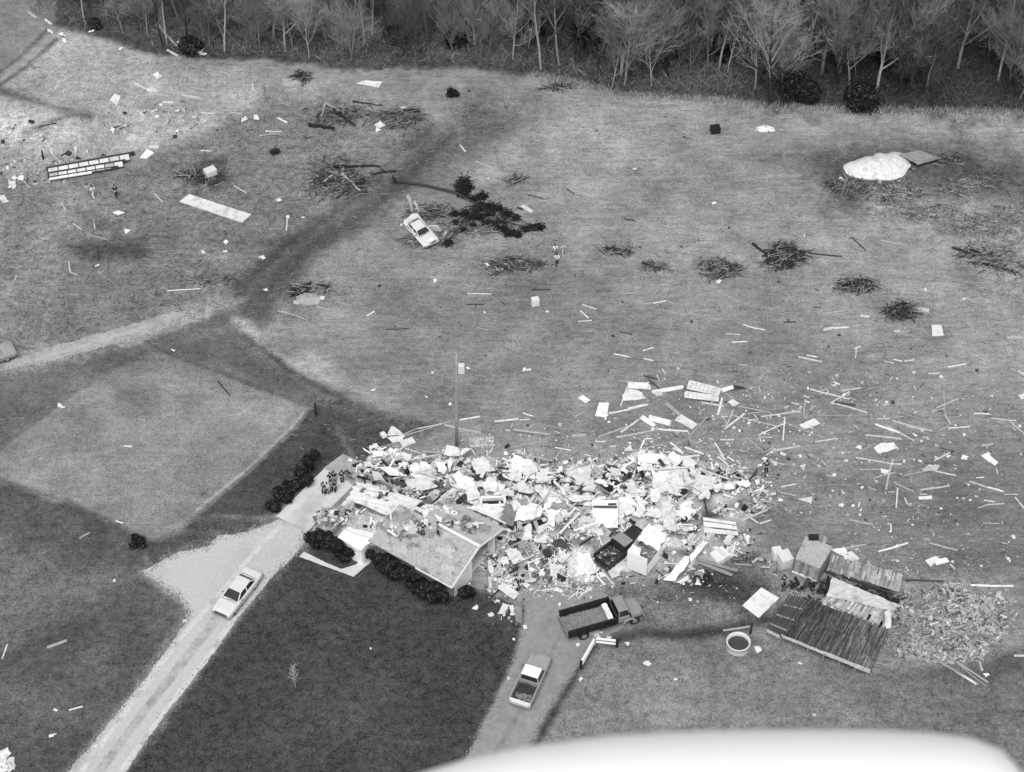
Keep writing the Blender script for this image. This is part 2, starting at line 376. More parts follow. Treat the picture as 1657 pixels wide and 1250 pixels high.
# wheel ruts in the top-left field
for L in ([(-40, 165), (40, 110), (90, 65)], [(-40, 145), (30, 95), (75, 50)]): region(92, L, 5, 3, line=2)
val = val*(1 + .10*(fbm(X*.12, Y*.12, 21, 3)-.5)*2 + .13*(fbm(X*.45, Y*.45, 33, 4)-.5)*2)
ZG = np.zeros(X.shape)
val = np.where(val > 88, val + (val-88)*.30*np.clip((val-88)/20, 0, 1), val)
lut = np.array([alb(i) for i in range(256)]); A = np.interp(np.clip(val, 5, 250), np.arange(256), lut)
ny, nx = GX.shape
idx = np.arange(nx*ny).reshape(ny, nx)
quads = np.stack([idx[:-1, :-1], idx[:-1, 1:], idx[1:, 1:], idx[1:, :-1]], -1).reshape(-1, 4)
me = bpy.data.meshes.new('ground')
me.vertices.add(len(X)); me.vertices.foreach_set('co', np.stack([X, Y, ZG], 1).ravel().astype('f'))
me.loops.add(quads.size); me.loops.foreach_set('vertex_index', quads.ravel().astype('i'))
me.polygons.add(len(quads)); me.polygons.foreach_set('loop_start', (np.arange(len(quads))*4).astype('i'))
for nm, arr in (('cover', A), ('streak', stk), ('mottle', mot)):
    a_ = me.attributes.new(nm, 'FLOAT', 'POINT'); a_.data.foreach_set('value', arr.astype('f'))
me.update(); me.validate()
ground = bpy.data.objects.new('ground', me); COL.objects.link(ground)
tag(ground, 'grass fields and lawns, pale and dark patches, wheel ruts', 'ground', kind='structure')
gm = bpy.data.materials.new('field_grass'); gm.use_nodes = True; n, l = gm.node_tree.nodes, gm.node_tree.links
b = n['Principled BSDF']; b.inputs['Roughness'].default_value = .95; b.inputs['Specular IOR Level'].default_value = .1
def attr(nm): a = n.new('ShaderNodeAttribute'); a.attribute_name = nm; return a.outputs['Fac']
def math_(op, a, bb=None):
    x = n.new('ShaderNodeMath'); x.operation = op
    for i, k in enumerate((a, bb)):
        if k is None: continue
        if isinstance(k, (int, float)): x.inputs[i].default_value = k
        else: l.new(k, x.inputs[i])
    return x.outputs[0]
tc = n.new('ShaderNodeTexCoord')
def noise(scale, det=4, rough=.6, mapping=None):
    src = tc.outputs['Object']
    if mapping:
        mp = n.new('ShaderNodeMapping'); mp.inputs['Rotation'].default_value = mapping[0]; mp.inputs['Scale'].default_value = mapping[1]
        l.new(src, mp.inputs[0]); src = mp.outputs[0]
    z = n.new('ShaderNodeTexNoise'); z.inputs['Scale'].default_value = scale; z.inputs['Detail'].default_value = det; z.inputs['Roughness'].default_value = rough
    l.new(src, z.inputs[0]); return math_('SUBTRACT', z.outputs[0], .5)
fine = noise(4.2, 3, .75); mid = noise(1.3, 4, .65); big = noise(.16, 3, .55)
sA = noise(1.0, 5, .7, ((0, 0, R(12)), (.45, 2.6, 1))); sB = noise(1.0, 5, .7, ((0, 0, R(-6)), (.22, 1.5, 1)))
finer = noise(9, 2, .8)
k = math_('ADD', math_('MULTIPLY', math_('ADD', math_('MULTIPLY', fine, 2.6), math_('MULTIPLY', finer, 2.4)), math_('ADD', math_('MULTIPLY', attr('mottle'), .75), .4)), 1.0)
k = math_('ADD', k, math_('MULTIPLY', math_('MULTIPLY', mid, 2.8), attr('mottle')))
k = math_('ADD', k, math_('MULTIPLY', big, .5))
k = math_('ADD', k, math_('MULTIPLY', math_('MULTIPLY', math_('ADD', sA, sB), 1.6), attr('streak')))
k = math_('MAXIMUM', k, .15)
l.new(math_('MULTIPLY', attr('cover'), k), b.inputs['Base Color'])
bp = n.new('ShaderNodeBump'); bp.inputs['Strength'].default_value = .6; bp.inputs['Distance'].default_value = .12
l.new(math_('ADD', fine, mid), bp.inputs['Height']); l.new(bp.outputs[0], b.inputs['Normal'])
me.materials.append(gm)

# ------------------------------------------------------------------ drives, tracks, slab and path
def patch(name, poly, m, z, rag, label, cat, seed=1, step=.22):
    P = [at(*p) for p in poly]; rr = random.Random(seed); out = []
    for i in range(len(P)):
        a, c = P[i], P[(i+1) % len(P)]; L = (c-a).length; k = max(1, int(L/step)); nrm = Vector((-(c-a).y, (c-a).x, 0)).normalized()
        for j in range(k):
            p = a.lerp(c, j/k)
            if j: p = p + nrm*((float(fbm(np.array([p.x*1.1]), np.array([p.y*.8]), seed, 3)[0])-.5)*.9*rag + rr.gauss(0, .16)*rag)
            p.z = z; out.append(p)
    bm = bmesh.new(); vs = [bm.verts.new(p) for p in out]; f = bm.faces.new(vs); bm.normal_update()
    if f.normal.z < 0: f.normal_flip()
    bmesh.ops.triangulate(bm, faces=[f]); me = bpy.data.meshes.new(name); bm.to_mesh(me); bm.free(); me.materials.append(m)
    o = bpy.data.objects.new(name, me); COL.objects.link(o); return tag(o, label, cat, kind='structure')
patch('driveway', [(100, 1262), (150, 1203), (205, 1135), (260, 1065), (300, 1010), (304, 990), (290, 965), (262, 948), (230, 926), (262, 908), (290, 893), (335, 885), (352, 868), (395, 862), (432, 850), (456, 839), (478, 848), (499, 857), (488, 885), (470, 905), (440, 935), (412, 968), (382, 1005), (345, 1055), (300, 1115), (255, 1170), (225, 1215), (195, 1262), (0, 1560), (-80, 1500)], M['gravel'], .006, .28, 'pale gravel driveway running up to the wrecked house', 'driveway', 3)
patch('farm_track', [(-300, 700), (0, 590), (70, 566), (150, 543), (230, 520), (270, 508), (296, 503), (288, 515), (262, 530), (225, 545), (190, 556), (120, 574), (60, 590), (0, 601), (-300, 723)], M['trackpale'], .004, .45, 'pale dirt farm track', 'track', 5)
patch('lane', [(845, 962), (880, 962), (960, 950), (1000, 975), (1030, 1000), (1000, 1022), (962, 1036), (935, 1078), (905, 1115), (870, 1175), (828, 1250), (720, 1450), (620, 1450), (752, 1232), (790, 1165), (826, 1085), (846, 1030), (850, 990)], M['gravelgrey'], .005, .3, 'grey gravel lane under the trucks', 'lane', 8)

M['wheelmark'] = grey('worn_wheel_mark', .40, .2, 2.5, .95, dirt=.35, scale2=.5); M['wheelpale'] = grey('pale_wheel_mark', .55, .15, 2.5, .95, dirt=.3, scale2=.5); M['wheelgrey'] = grey('dark_wheel_mark', .235, .2, 2.5, .95, dirt=.3, scale2=.5)
def strip(name, line, w, m, z, seed, label):
    L_, R_ = [], []
    for i, p in enumerate(line):
        a, b2 = line[max(0, i-1)], line[min(len(line)-1, i+1)]; dx, dy = b2[0]-a[0], b2[1]-a[1]; q = math.hypot(dx, dy); L_.append((p[0]-dy/q*w, p[1]+dx/q*w)); R_.append((p[0]+dy/q*w, p[1]-dx/q*w))
    patch(name, L_ + R_[::-1], M[m], z, .25, label, 'wheel track', seed)
strip('wheel_track', [(150, 1262), (235, 1150), (320, 1040), (352, 1000)], 7, 'wheelmark', .011, 2, 'faint worn centre strip on the lower driveway')
strip('wheel_track', [(122, 1262), (205, 1150), (290, 1035), (330, 990), (420, 885), (455, 850)], 4, 'wheelpale', .011, 3, 'pale wheel mark on the left of the driveway')
strip('wheel_track', [(185, 1262), (268, 1150), (350, 1045), (385, 990)], 4, 'wheelpale', .011, 4, 'pale wheel mark on the right of the driveway')
strip('wheel_track', [(-30, 606), (70, 578), (150, 556), (240, 528)], 3, 'wheelmark', .009, 5, 'darker strip between the wheel marks on the farm track')
strip('wheel_track', [(790, 1240), (845, 1145), (880, 1080), (905, 1030)], 4, 'wheelgrey', .010, 6, 'dark wheel mark on the gravel lane')
# ------------------------------------------------------------------ label register: one label that singles each loose piece out
REG = []; LAND = []
def reg(o, adj, noun, pos, cat, group=None):
    o['category'] = cat
    if group: o['group'] = group
    REG.append((o, adj, noun, Vector((pos[0], pos[1])), pos)); return o
def landmark(phrase, p): LAND.append((phrase, Vector((p[0], p[1]))))
ORD = ['', 'second ', 'third ', 'fourth ', 'fifth ', 'sixth ', 'seventh ', 'eighth ', 'ninth ', 'tenth ', 'eleventh ', 'twelfth ', 'thirteenth ', 'fourteenth ', 'fifteenth ', 'sixteenth ', 'seventeenth ', 'eighteenth ', 'nineteenth ', 'twentieth ']
def side(d):
    if abs(d.x) > abs(d.y)*1.0: return 'right of' if d.x > 0 else 'left of'
    return 'behind' if d.y > 0 else 'in front of'
def write_labels():
    P = np.array([[r[3].x, r[3].y] for r in REG]); nouns = [r[2] for r in REG]; best = {}
    for ph, lp in LAND:
        cells = {}
        for i, r in enumerate(REG):
            d = r[3] - lp; cells.setdefault((r[2], side(d)), []).append((d.length, i))
        for (noun, sd_), L in cells.items():
            L.sort()
            for k, (dist, i) in enumerate(L[:20]):
                sc = k*2.5 + dist*.25
                if i not in best or sc < best[i][0]: best[i] = (sc, ph, sd_, k)
    for i, (o, adj, noun, p, pos) in enumerate(REG):
        if i in best:
            _, ph, sd_, k = best[i]
            o['label'] = f"{adj} {noun} {sd_} {ph}, {ORD[k]}nearest {noun} that side"
        else:
            o['label'] = f"{adj} {noun} lying loose on open grass"; o['group'] = f"loose {noun}s on open grass"
for ph, q in (('the utility pole', (738, 722)), ('the broken house', (690, 885)), ('the white sedan', (385, 960)), ('the dump truck', (970, 995)),
              ('the grey pickup', (855, 1105)), ('the black pickup', (1003, 882)), ('the crushed white van', (1060, 895)), ('the slatted panel', (1166, 852)),
              ('the round tank', (1194, 1040)), ('the collapsed shed', (1350, 1025)), ('the lone square sheet', (1230, 976)), ('the white mound', (1415, 270)),
              ('the fallen evergreen', (790, 345)), ('the log pile', (555, 288)), ('the long pale slab', (348, 337)), ('the striped wall', (145, 270)),
              ('the lattice panels', (1138, 633)), ('the speckled slab', (779, 716)), ('the lone white box', (865, 488)), ('the standing lookout', (1238, 752)),
              ('the wrecked white car', (680, 372)), ('the two walkers', (900, 415)), ('the rail fence', (962, 1045)), ('the carport slab', (510, 815)),
              ('the bare sapling', (477, 1110)), ('the white wall section', (980, 830)), ('the tilted roof sheet', (732, 738))):
    landmark(ph, at(*q))

# ------------------------------------------------------------------ loose boards on the fields
def board(p0, p1, w=.14, dark=0, z=.03, th=.05, zoff=0.0, group='loose boards strewn over the fields'):
    a, b_ = at(*p0, z), at(*p1, z); L = (b_-a).length
    mb = MB(); hw = w/2; rr = random.Random(int(p0[0]*13+p0[1]*7))
    kx = max(2, int(L/.8)); bow = rr.uniform(-.04, .04)*L*.35; rings = []
    for i in range(kx+1):
        t = i/kx; x = (t-.5)*L; y = bow*(1-(2*t-1)**2); zz = .03*rr.random(); e = rr.uniform(.85, 1.1)
        rings.append([(x, y-hw*e, zz), (x, y+hw*e, zz), (x, y+hw*e, zz+th), (x, y-hw*e, zz+th)])
    mb.loft(rings)
    c = (a+b_)/2
    m = {0: M['board'], 1: M['board_dark'], 2: M['board_grey']}[dark]
    o = mb.build('board', m); o.location = (c.x, c.y, zoff); d = b_-a; o.rotation_euler.z = math.atan2(d.y, d.x)
    if zoff > .1: o.rotation_euler.y = rr.uniform(-.12, .12)
    size = 'short' if L < 1.6 else ('long' if L > 3.6 else 'medium'); tone = ('pale', 'dark', 'grey')[dark]
    return reg(o, f"{size} {tone}", 'board', c, 'board', group)
def boards(ox, oy, k, rows, w=.125):
    for r in rows:
        ww = r[4] if len(r) > 4 else w; dk = r[5] if len(r) > 5 else 0
        board(zo(ox, oy, k, r[0], r[1]), zo(ox, oy, k, r[2], r[3]), ww, dk)
boards(1240, 600, .25166, [
 (280,120,535,185),(480,130,610,112),(535,135,410,210),(420,205,650,272),(440,205,575,225,.25,1),(250,182,238,298),(118,300,107,450),(140,340,375,435),(315,460,445,437),
 (635,415,870,440,.2),(700,345,860,400,.22),(775,355,950,450),(805,320,1000,380,.24),(900,355,1070,388,.2),(840,262,1050,335,.12,2),(715,310,800,308),(1140,125,1150,280),(1095,240,1235,180),
 (1150,285,1185,345),(1110,385,1175,360,.12,2),(1170,370,1310,362),(1150,305,1250,298,.12,2),(1335,275,1440,280),(1445,305,1560,320),(1560,320,1657,405),(1620,0,1657,25),(1040,22,1110,16),
 (830,218,915,215,.12,2),(570,545,690,470),(575,560,800,600),(800,600,870,602),(600,637,760,637),(815,568,770,765,.2),(690,692,830,655),(885,675,1040,645),(1000,640,1110,610,.3),(1080,645,1220,675),
 (1080,580,1185,525),(820,720,950,780),(990,768,1180,740,.18),(845,755,835,885),(1305,712,1420,750,.2),(1420,750,1525,777,.2),(1365,885,1420,862),(1420,862,1530,855),(1400,835,1470,845),
 (1600,815,1657,885),(1530,797,1620,797),(535,960,690,992,.2),(720,1165,910,1108,.18),(1045,1108,1230,1155,.18),(510,1145,640,1118),(1390,980,1500,985),(30,520,215,485,.2),(0,545,60,500),(20,570,115,607),
 (95,750,190,730),(95,785,195,805),(0,800,60,790,.25),(655,750,705,770),(1380,485,1460,470,.25),(640,125,735,105,.12,2),(330,290,590,295,.12,2),(980,820,1065,815,.4),(950,845,1030,875,.12,2),(1350,690,1400,688),(490,490,545,445,.12,2)])
boards(920, 590, .2414, [
 (330,110,435,112),(395,150,350,280),(270,330,470,285,.2),(400,295,530,270,.22),(560,185,770,150,.45),(655,260,770,360,.4),(205,485,400,415),(350,455,470,370,.18),(320,490,600,435,.2),(600,435,800,447,.2),
 (805,490,930,352),(890,255,1040,280),(1140,280,1350,325),(1090,340,1390,415),(1105,305,1050,430),(1045,435,1180,330,.2),(1200,330,1300,320,.12,2),(1290,352,1555,315,.18),(1050,195,1100,225),(1275,475,1440,400),
 (1015,505,1110,505),(1285,488,1365,488),(1185,490,1320,590),(1330,600,1400,570),(1400,570,1555,547,.18),(980,525,1050,645),(780,555,905,600,.2),(310,670,480,605),(290,680,470,630),(430,580,630,538),
 (690,625,880,610,.2),(830,650,940,670,.25),(1350,650,1450,672),(340,710,340,820,.22),(215,640,218,690),(45,350,105,320),(0,680,160,700),(160,690,300,680),(490,75,600,100,.14,1),(530,95,610,165,.12,1),
 (1030,225,1000,340,.2),(180,515,250,518),(115,275,60,282)])
boards(1100, 370, .3362, [
 (965,57,1095,82,.28),(690,410,790,395),(690,490,740,477,.3),(740,481,812,475,.2),(305,462,360,480),(360,480,410,488),(220,507,295,512),(250,548,325,545),(570,618,685,642,.2),(610,610,660,620),(1395,600,1495,645,.18),
 (1290,668,1380,652),(1195,700,1250,697,.2),(985,640,1030,648),(1030,630,1070,640),(1080,640,1130,632),(1030,495,1060,495,.3),(1140,388,1200,396,.55),(1575,525,1657,525,.4),(1590,675,1657,705),(1300,250,1440,262,.1,2),
 (825,40,895,105,.1,1),(620,120,780,135,.18,1),(560,110,650,50,.1,2),(845,625,850,575),(840,580,870,566),(285,655,325,660),(870,420,915,425,.3),(600,25,600,40),(500,452,560,450,.1,1),(640,378,680,382,.1,1)])
boards(540, 400, .338, [
 (640,223,755,226),(1190,275,1260,300),(1180,305,1220,340),(1170,357,1235,352),(1340,512,1420,528),(1485,535,1530,545),(1480,498,1530,482),(770,835,885,823,.2),(890,828,940,825),(905,795,955,810),(605,828,700,812,.18),
 (530,852,705,890,.22),(280,920,400,870,.12),(400,870,520,845,.12),(330,905,560,835,.12),(845,960,1030,930),(1155,815,1200,790),(1060,960,1160,980),(1140,905,1210,900,.35),(920,590,945,586,.3),
 (400,1000,540,1010,.18),(330,960,420,990),(1530,270,1590,258),(1590,258,1625,270),(945,205,1040,205,.1,1),(690,385,740,400,.1),(250,395,360,390,.1,1),(640,275,720,275,.1,1),(1370,405,1430,420,.1,1),(160,330,195,308),
 (0,355,100,355,.1,2),(1100,965,1060,1010,.12)])
boards(540, 0, .338, [(680,775,780,812,.22),(605,695,632,728,.2),(320,518,350,515,.3),(930,935,1000,950,.12,1),(985,960,1030,965,.1),(900,985,950,1015,.5),(878,995,905,1005,.2,1),(1115,905,1150,930,.12,1),(540,1105,520,1155,.15),(1390,1050,1440,1058,.1,1)])
boards(0, 0, .338, [
 (137,57,175,87,.3),(215,93,247,117,.25),(645,400,720,440,.2),(870,455,955,470,.35),(910,420,1010,433),(1210,405,1212,432),(370,495,450,490,.18),(760,458,810,460,.3),(865,350,872,385),(1000,320,1100,350,.2,2),(1100,350,1200,385,.2,2),
 (960,540,1030,545,.2),(290,970,318,1010),(350,1070,390,1100),(448,1050,455,1095),(740,930,780,970),(1120,890,1180,925),(1375,1045,1370,1105),(712,705,760,705,.45),(530,620,570,605,.2,1),(960,722,1010,725),(1300,745,1340,730,.4,1),
 (1100,540,1160,545,.25),(415,1120,520,1150,.1,2),(910,255,975,262,.2),(800,240,850,268,.3),(570,620,610,605,.1,1),(180,610,270,590,.15,1),(780,490,830,492,.2),(1270,630,1350,632,.2),(1330,565,1375,590,.25)])
boards(0, 830, .338, [(225,645,320,612,.3),(10,700,35,630),(380,123,430,95),(330,945,395,928),(875,525,915,523),(555,40,590,50)])
boards(0, 400, .338, [(800,210,960,200,.12),(330,70,335,120),(335,120,370,135),(70,160,80,135),(1042,640,1100,710,.12,1),(1560,205,1605,195,.3),(1520,285,1590,305,.2),(1600,130,1620,75,.08,2),(665,825,695,828),(595,952,630,955),(1240,50,1265,45,.3)])

# ------------------------------------------------------------------ loose panels and sheets on the fields
def panel(pts, m='white', z=.08, th=.04, tilt=0.0, adj='white', noun='panel', group='sheets and panels blown over the grass', zs=None, rag=.0, name=None):
    P = [at(p[0], p[1], (zs[i] if zs else z)) for i, p in enumerate(pts)]
    rr = random.Random(int(pts[0][0]*31+pts[0][1])); mb = MB()
    if len(P) == 4:
        nu = max(2, min(8, int((P[1]-P[0]).length/.5))); nv = max(2, min(8, int((P[2]-P[1]).length/.5)))
        mb.sheet(P, th, nu, nv, .025 + tilt, int(pts[0][0]*17), rag)
    else: mb.slab(P, th)
    c = mb.centred(); o = mb.build(name or noun.replace(' ', '_'), M[m]); o.location = (c.x, c.y, max(c.z, .012))
    return reg(o, adj, noun, c, noun, group)
def panels(ox, oy, k, rows):
    for r in rows:
        q, kw = r if isinstance(r, tuple) and isinstance(r[0], list) else (r, {})
        panel([zo(ox, oy, k, *p) for p in q], **kw)
panels(1240, 600, .25166, [[(210,350),(310,305),(352,340),(255,375)], [(690,495),(740,465),(820,462),(845,495)], [(690,495),(845,495),(780,520),(720,532)], [(1378,545),(1420,528),(1492,590),(1470,612)],
 ([(215,610),(255,600),(240,645)], dict(m='offwhite')), ([(200,825),(298,810),(290,855)], dict(m='offwhite')), [(1620,160),(1680,135),(1680,180),(1640,182)], ([(1000,640),(1060,600),(1120,612),(1090,650)], dict(m='offwhite', rag=.1)), ([(735,630),(800,640),(770,665),(740,655)], dict(m='offwhite'))])
panels(1097, 830, .338, [[(1183,228),(1235,205),(1255,222),(1210,258)], [(1230,225),(1285,214),(1300,235),(1235,252)]])
panels(920, 590, .2414, [[(395,118),(550,122),(552,168),(400,158)], ([(358,205),(410,162),(490,185),(515,230)], dict(rag=.06)), [(358,205),(515,230),(440,238),(368,242)], [(65,225),(95,203),(147,238),(115,260)], [(205,255),(272,258),(255,355),(178,345)],
 [(540,338),(690,375),(680,412),(535,372)], [(475,362),(500,338),(590,405),(560,415)], ([(710,370),(760,335),(865,400),(835,437)], dict(m='offwhite', rag=.05)), [(1065,250),(1100,232),(1148,260),(1105,282)], ([(370,580),(415,535),(430,578)], dict(m='offwhite')),
 ([(570,185),(620,175),(630,205),(590,215)], dict(m='offwhite'))])
panel([zo(920,590,.2414,*p) for p in ((1010,165),(1040,187),(1110,160),(1100,140))], 'white', zs=(.05,.05,.6,.7), adj='white bent', noun='sheet')
panel([zo(920,590,.2414,*p) for p in ((1100,140),(1110,160),(1195,160),(1150,146))], 'darkgrey', zs=(.7,.6,.05,.08), adj='dark bent', noun='sheet')
panels(1100, 370, .3362, [[(1212,462),(1260,465),(1270,515),(1215,518)]])
panels(0, 0, .338, [[(525,480),(548,448),(578,460),(560,505)], [(668,757),(705,713),(738,733),(700,760)], [(538,1018),(568,1007),(597,1018),(565,1032)], [(-20,940),(5,938),(45,965),(15,972)], ([(600,668),(640,640),(665,660),(640,690)], dict(m='offwhite')), ([(700,430),(730,415),(755,440),(720,448)], dict(m='offwhite', rag=.1))])
o = panel([zo(0,0,.338,*p) for p in ((860,964),(905,930),(1203,1026),(1160,1064))], 'offwhite', z=.22, th=.16, adj='long pale', noun='slab')
panels(540, 0, .338, [[(105,400),(150,385),(232,392),(215,420)]])
panels(400, 680, .224, [([(1010,115),(1035,50),(1060,48),(1140,110)], dict(rag=.06)), ([(1010,125),(1140,110),(1120,155),(1040,160)], dict(rag=.06)), ([(1100,150),(1190,120),(1225,160),(1130,195)], dict(rag=.06)), [(1035,290),(1055,210),(1125,255),(1110,325)]])
panels(700, 900, .2655, [([(395,195),(430,160),(535,230),(495,265)], dict(zs=(.5,.35,.3,.45))), [(400,350),(430,285),(465,300),(440,355)], [(465,300),(495,298),(495,340),(475,340)]])
panel([zo(700,900,.2655,*p) for p in ((500,290),(545,290),(545,405),(505,395))], 'midgrey', z=.25, th=.25, adj='grey', noun='slab')
o = panel([(1201, 980), (1232, 951), (1261, 968), (1228, 1000)], 'white', z=.12, adj='flat square white', noun='panel', name='panel')
o = panel([(1455, 250), (1488, 243), (1522, 256), (1486, 266)], 'midgrey', zs=(.7, .3, .5, .9), th=.08, adj='tilted grey', noun='slab')
# small white scraps and dropped bits, each its own piece
def scrap(px, py, s=.35, m='white', adj='small white'):
    rr = random.Random(int(px*7+py*3)); mb = MB(); e = s*.62; q = [(-e*rr.uniform(.6, 1.2), -e*rr.uniform(.3, .8), .02), (e*rr.uniform(.5, 1.1), -e*rr.uniform(.4, .9), .02), (e*rr.uniform(.5, 1.2), e*rr.uniform(.2, .8), s*.25), (-e*rr.uniform(.3, 1.0), e*rr.uniform(.3, .9), s*.2)]
    mb.sheet(q, .03, 4, 4, s*.13, int(px), .12); zz = min(v[2] for v in mb.v); mb.v = [(x, y, z-zz) for x, y, z in mb.v]
    c = at(px, py); o = mb.build('scrap', M[m]); o.location = (c.x, c.y, 0.0); o.rotation_euler.z = rr.uniform(0, 6)
    return reg(o, adj, 'scrap', c, 'scrap', 'small scraps on the grass')
for px, py, s in [(280,568,.45),(97,657,.6),(102,660,.4),(1027,275,.45),(1163,457,.6),(1155,330,.4),(187,345,.3),(366,393,.5),(328,409,.45),(430,470,.5),(158,431,.45),(452,325,.6),(466,352,.4),(490,353,.35),(205,375,.5),(365,408,.5),(425,418,.5),
   (1047,1074,.5),(1014,1042,.4),(940,1100,.35),(830,995,.35),(795,996,.45),(770,985,.5),(850,1016,.4),(823,1098,.3),(832,1036,.25),(1093,1100,.3),(1225,1053,.6),(1294,1074,.4),(1317,1158,.3),(1596,1093,.4),(1362,819,.4),(1380,820,.3),(1560,742,.5),(1515,742,.4),(1535,740,.4),
   (1350,770,.35),(1390,725,.4),(1265,735,.4),(1295,740,.35),(1560,705,.4),(1480,705,.4),(848,599,.4),(748,601,.5),(704,455,.5),(790,290,.3),(650,365,.3),(820,430,.6),(812,436,.5),(790,430,.6),(806,437,.5),(757,597,.3),(690,643,.3),(605,632,.35),(728,655,.3),
   (885,505,.3),(784,506,.25),(700,604,.3),(82,53,.7),(100,58,.9),(105,68,.6),(148,52,.6),(195,80,.5),(255,125,.9),(240,147,.7),(288,180,.6),(395,195,.6),(5,322,.9),(20,300,1.1),(34,290,.7),(292,72,1.0),(330,90,.8),(415,192,.7),(615,205,.9),(612,212,.5),(155,1208,.3),(85,1192,.5),(90,1150,.3),(185,940,.3),
   (1497,470,.4),(1560,485,.3),(1600,735,.3),(1640,870,.4),(600,1050,.2),(300,1005,.35),(935,1045,.3)]:
    scrap(px, py, s)
for px, py, s in [(6,1228,1.5),(14,1240,1.2),(3,1246,1.1),(868,488,.5)][:3]: scrap(px, py, s, 'white', 'large white crumpled')
for px, py, s in [(957,1027,1.0),(966,1034,.7),(985,1033,.6),(972,1024,.4)]: scrap(px, py, s, 'offwhite', 'pale rounded')

# ------------------------------------------------------------------ the wrecked house
HO = at(730, 943, 2.5); HO.z = 0
HU = Vector((-.8236, .5671, 0)); HW = Vector((.5671, .8236, 0))
def hp(u, w, z=0.0): return HO + HU*u + HW*w + Vector((0, 0, z))
hyaw = math.atan2(HU.y, HU.x)
house = empty('brick_house', hp(7.5, 3.7)); Hinv = Matrix.Translation(house.location).inverted()
tag(house, 'low brick house with half its roof torn away beside the debris heap', 'house')
def hpart(mb, name, m, parent=house, smooth=False):
    off = house.location
    mb.v = [tuple(Vector(p) - off) for p in mb.v]; return mb.build(name, m, parent, smooth)
def wallrun(mb, pts, h, th=.2, z0=0):
    for (a, c) in zip(pts[:-1], pts[1:]):
        mb.bar(hp(*a, z0+h/2), hp(*c, z0+h/2), th, h)
mb = MB(); wallrun(mb, [(.3, .4), (12, .4)], 2.3); wallrun(mb, [(.3, .5), (.3, 3.2)], 2.4); wallrun(mb, [(.3, 7.2), (5.4, 7.2)], 2.3); wallrun(mb, [(5.4, 7.2), (14.9, 7.2)], .9); wallrun(mb, [(13.3, 3.4), (13.3, 5.0)], 2.3); wallrun(mb, [(9, .6), (9, 5.0)], 2.35); wallrun(mb, [(4.5, 4.2), (4.5, 7.0)], 2.35)
hpart(mb, 'wall', M['brick'])
mb = MB(); mb.slab([hp(.3, .5, .06), hp(14.9, .5, .06), hp(14.9, 7.1, .06), hp(.3, 7.1, .06)], .05); hpart(mb, 'floor', M['offwhite'])
def roofz(w): return 2.55 + (4.0-2.55)*(w+.35)/4.1 if w < 3.75 else 4.0 - (4.0-2.75)*(w-3.75)/4.0
def roofgrid(mb, u0, u1, w0, w1, nu, nv, hole, rough, seed, lift=0.0, th=.12):
    rr = random.Random(seed); G = {}
    for j in range(nv+1):
        for i in range(nu+1):
            u = u0+(u1-u0)*i/nu; w = w0+(w1-w0)*j/nv
            if i == nu: u += rr.uniform(-.4, .4)
            G[i, j] = hp(u, w, roofz(w)+lift+rr.uniform(-1, 1)*rough)
    for j in range(nv):
        for i in range(nu):
            u = u0+(u1-u0)*(i+.5)/nu; w = w0+(w1-w0)*(j+.5)/nv
            if hole(u, w): continue
            P = [G[i, j], G[i+1, j], G[i+1, j+1], G[i, j+1]]
            Q = [p - Vector((0, 0, th)) for p in P]
            mb.add(P+Q, [(3, 2, 1, 0), (4, 5, 6, 7), (0, 1, 5, 4), (1, 2, 6, 5), (2, 3, 7, 6), (3, 0, 4, 7)])
mb = MB(); roofgrid(mb, -.35, 8.6, -.35, 3.75, 18, 8, lambda u, w: (u-5.2)**2/.5+(w-2.9)**2/.4 < 1, .02, 1); front = hpart(mb, 'roof', M['roofgrey']); front['label'] = 'stained grey front roof slope'
mb = MB(); roofgrid(mb, -.35, 5.6, 3.76, 7.6, 12, 8, lambda u, w: u > 4.6 and w > 6.2, .02, 2); hpart(mb, 'roof', M['roofpale'])['label'] = 'paler back roof slope'
rr = random.Random(5)
for (u, w, a, c, mm) in [(1.2, 1.6, 1.5, .9, 'roofpale'), (2.6, .7, 1.6, .7, 'roofgrey'), (5.6, 1.8, 1.3, 1.0, 'roofpale'), (3.9, 2.5, 1.6, .9, 'roofpale'), (2.4, 2.9, 1.0, .6, 'roofpale'), (7.2, .9, 1.7, .5, 'midgrey'), (.3, .3, 1.3, .8, 'roofpale'), (4.3, .4, 1.2, 1.3, 'roofgrey'), (6.6, 2.2, 1.5, 1.1, 'midgrey'), (1.0, 4.6, 1.2, 1.0, 'roofgrey'), (2.9, 5.2, 1.5, .9, 'roofpale'), (3.0, 1.6, .9, 1.2, 'roofgrey'), (.2, 5.9, 1.1, .9, 'midgrey'), (5.0, .1, .8, .6, 'roofpale')]:
    mb = MB(); mb.sheet([hp(u, w, roofz(w)+.04), hp(u+a, w+.1, roofz(w+.1)+.04), hp(u+a-.1, w+c, roofz(w+c)+.04), hp(u+.1, w+c, roofz(w+c)+.04)], .02, 5, 4, .02, int(u*10), .22); hpart(mb, 'felt_patch', M[mm])
mb = MB(); mb.bar(hp(-.38, 3.75, 4.06), hp(4.2, 3.75, 4.06), .26, .05); hpart(mb, 'ridge_cap', M['whitepaint'])
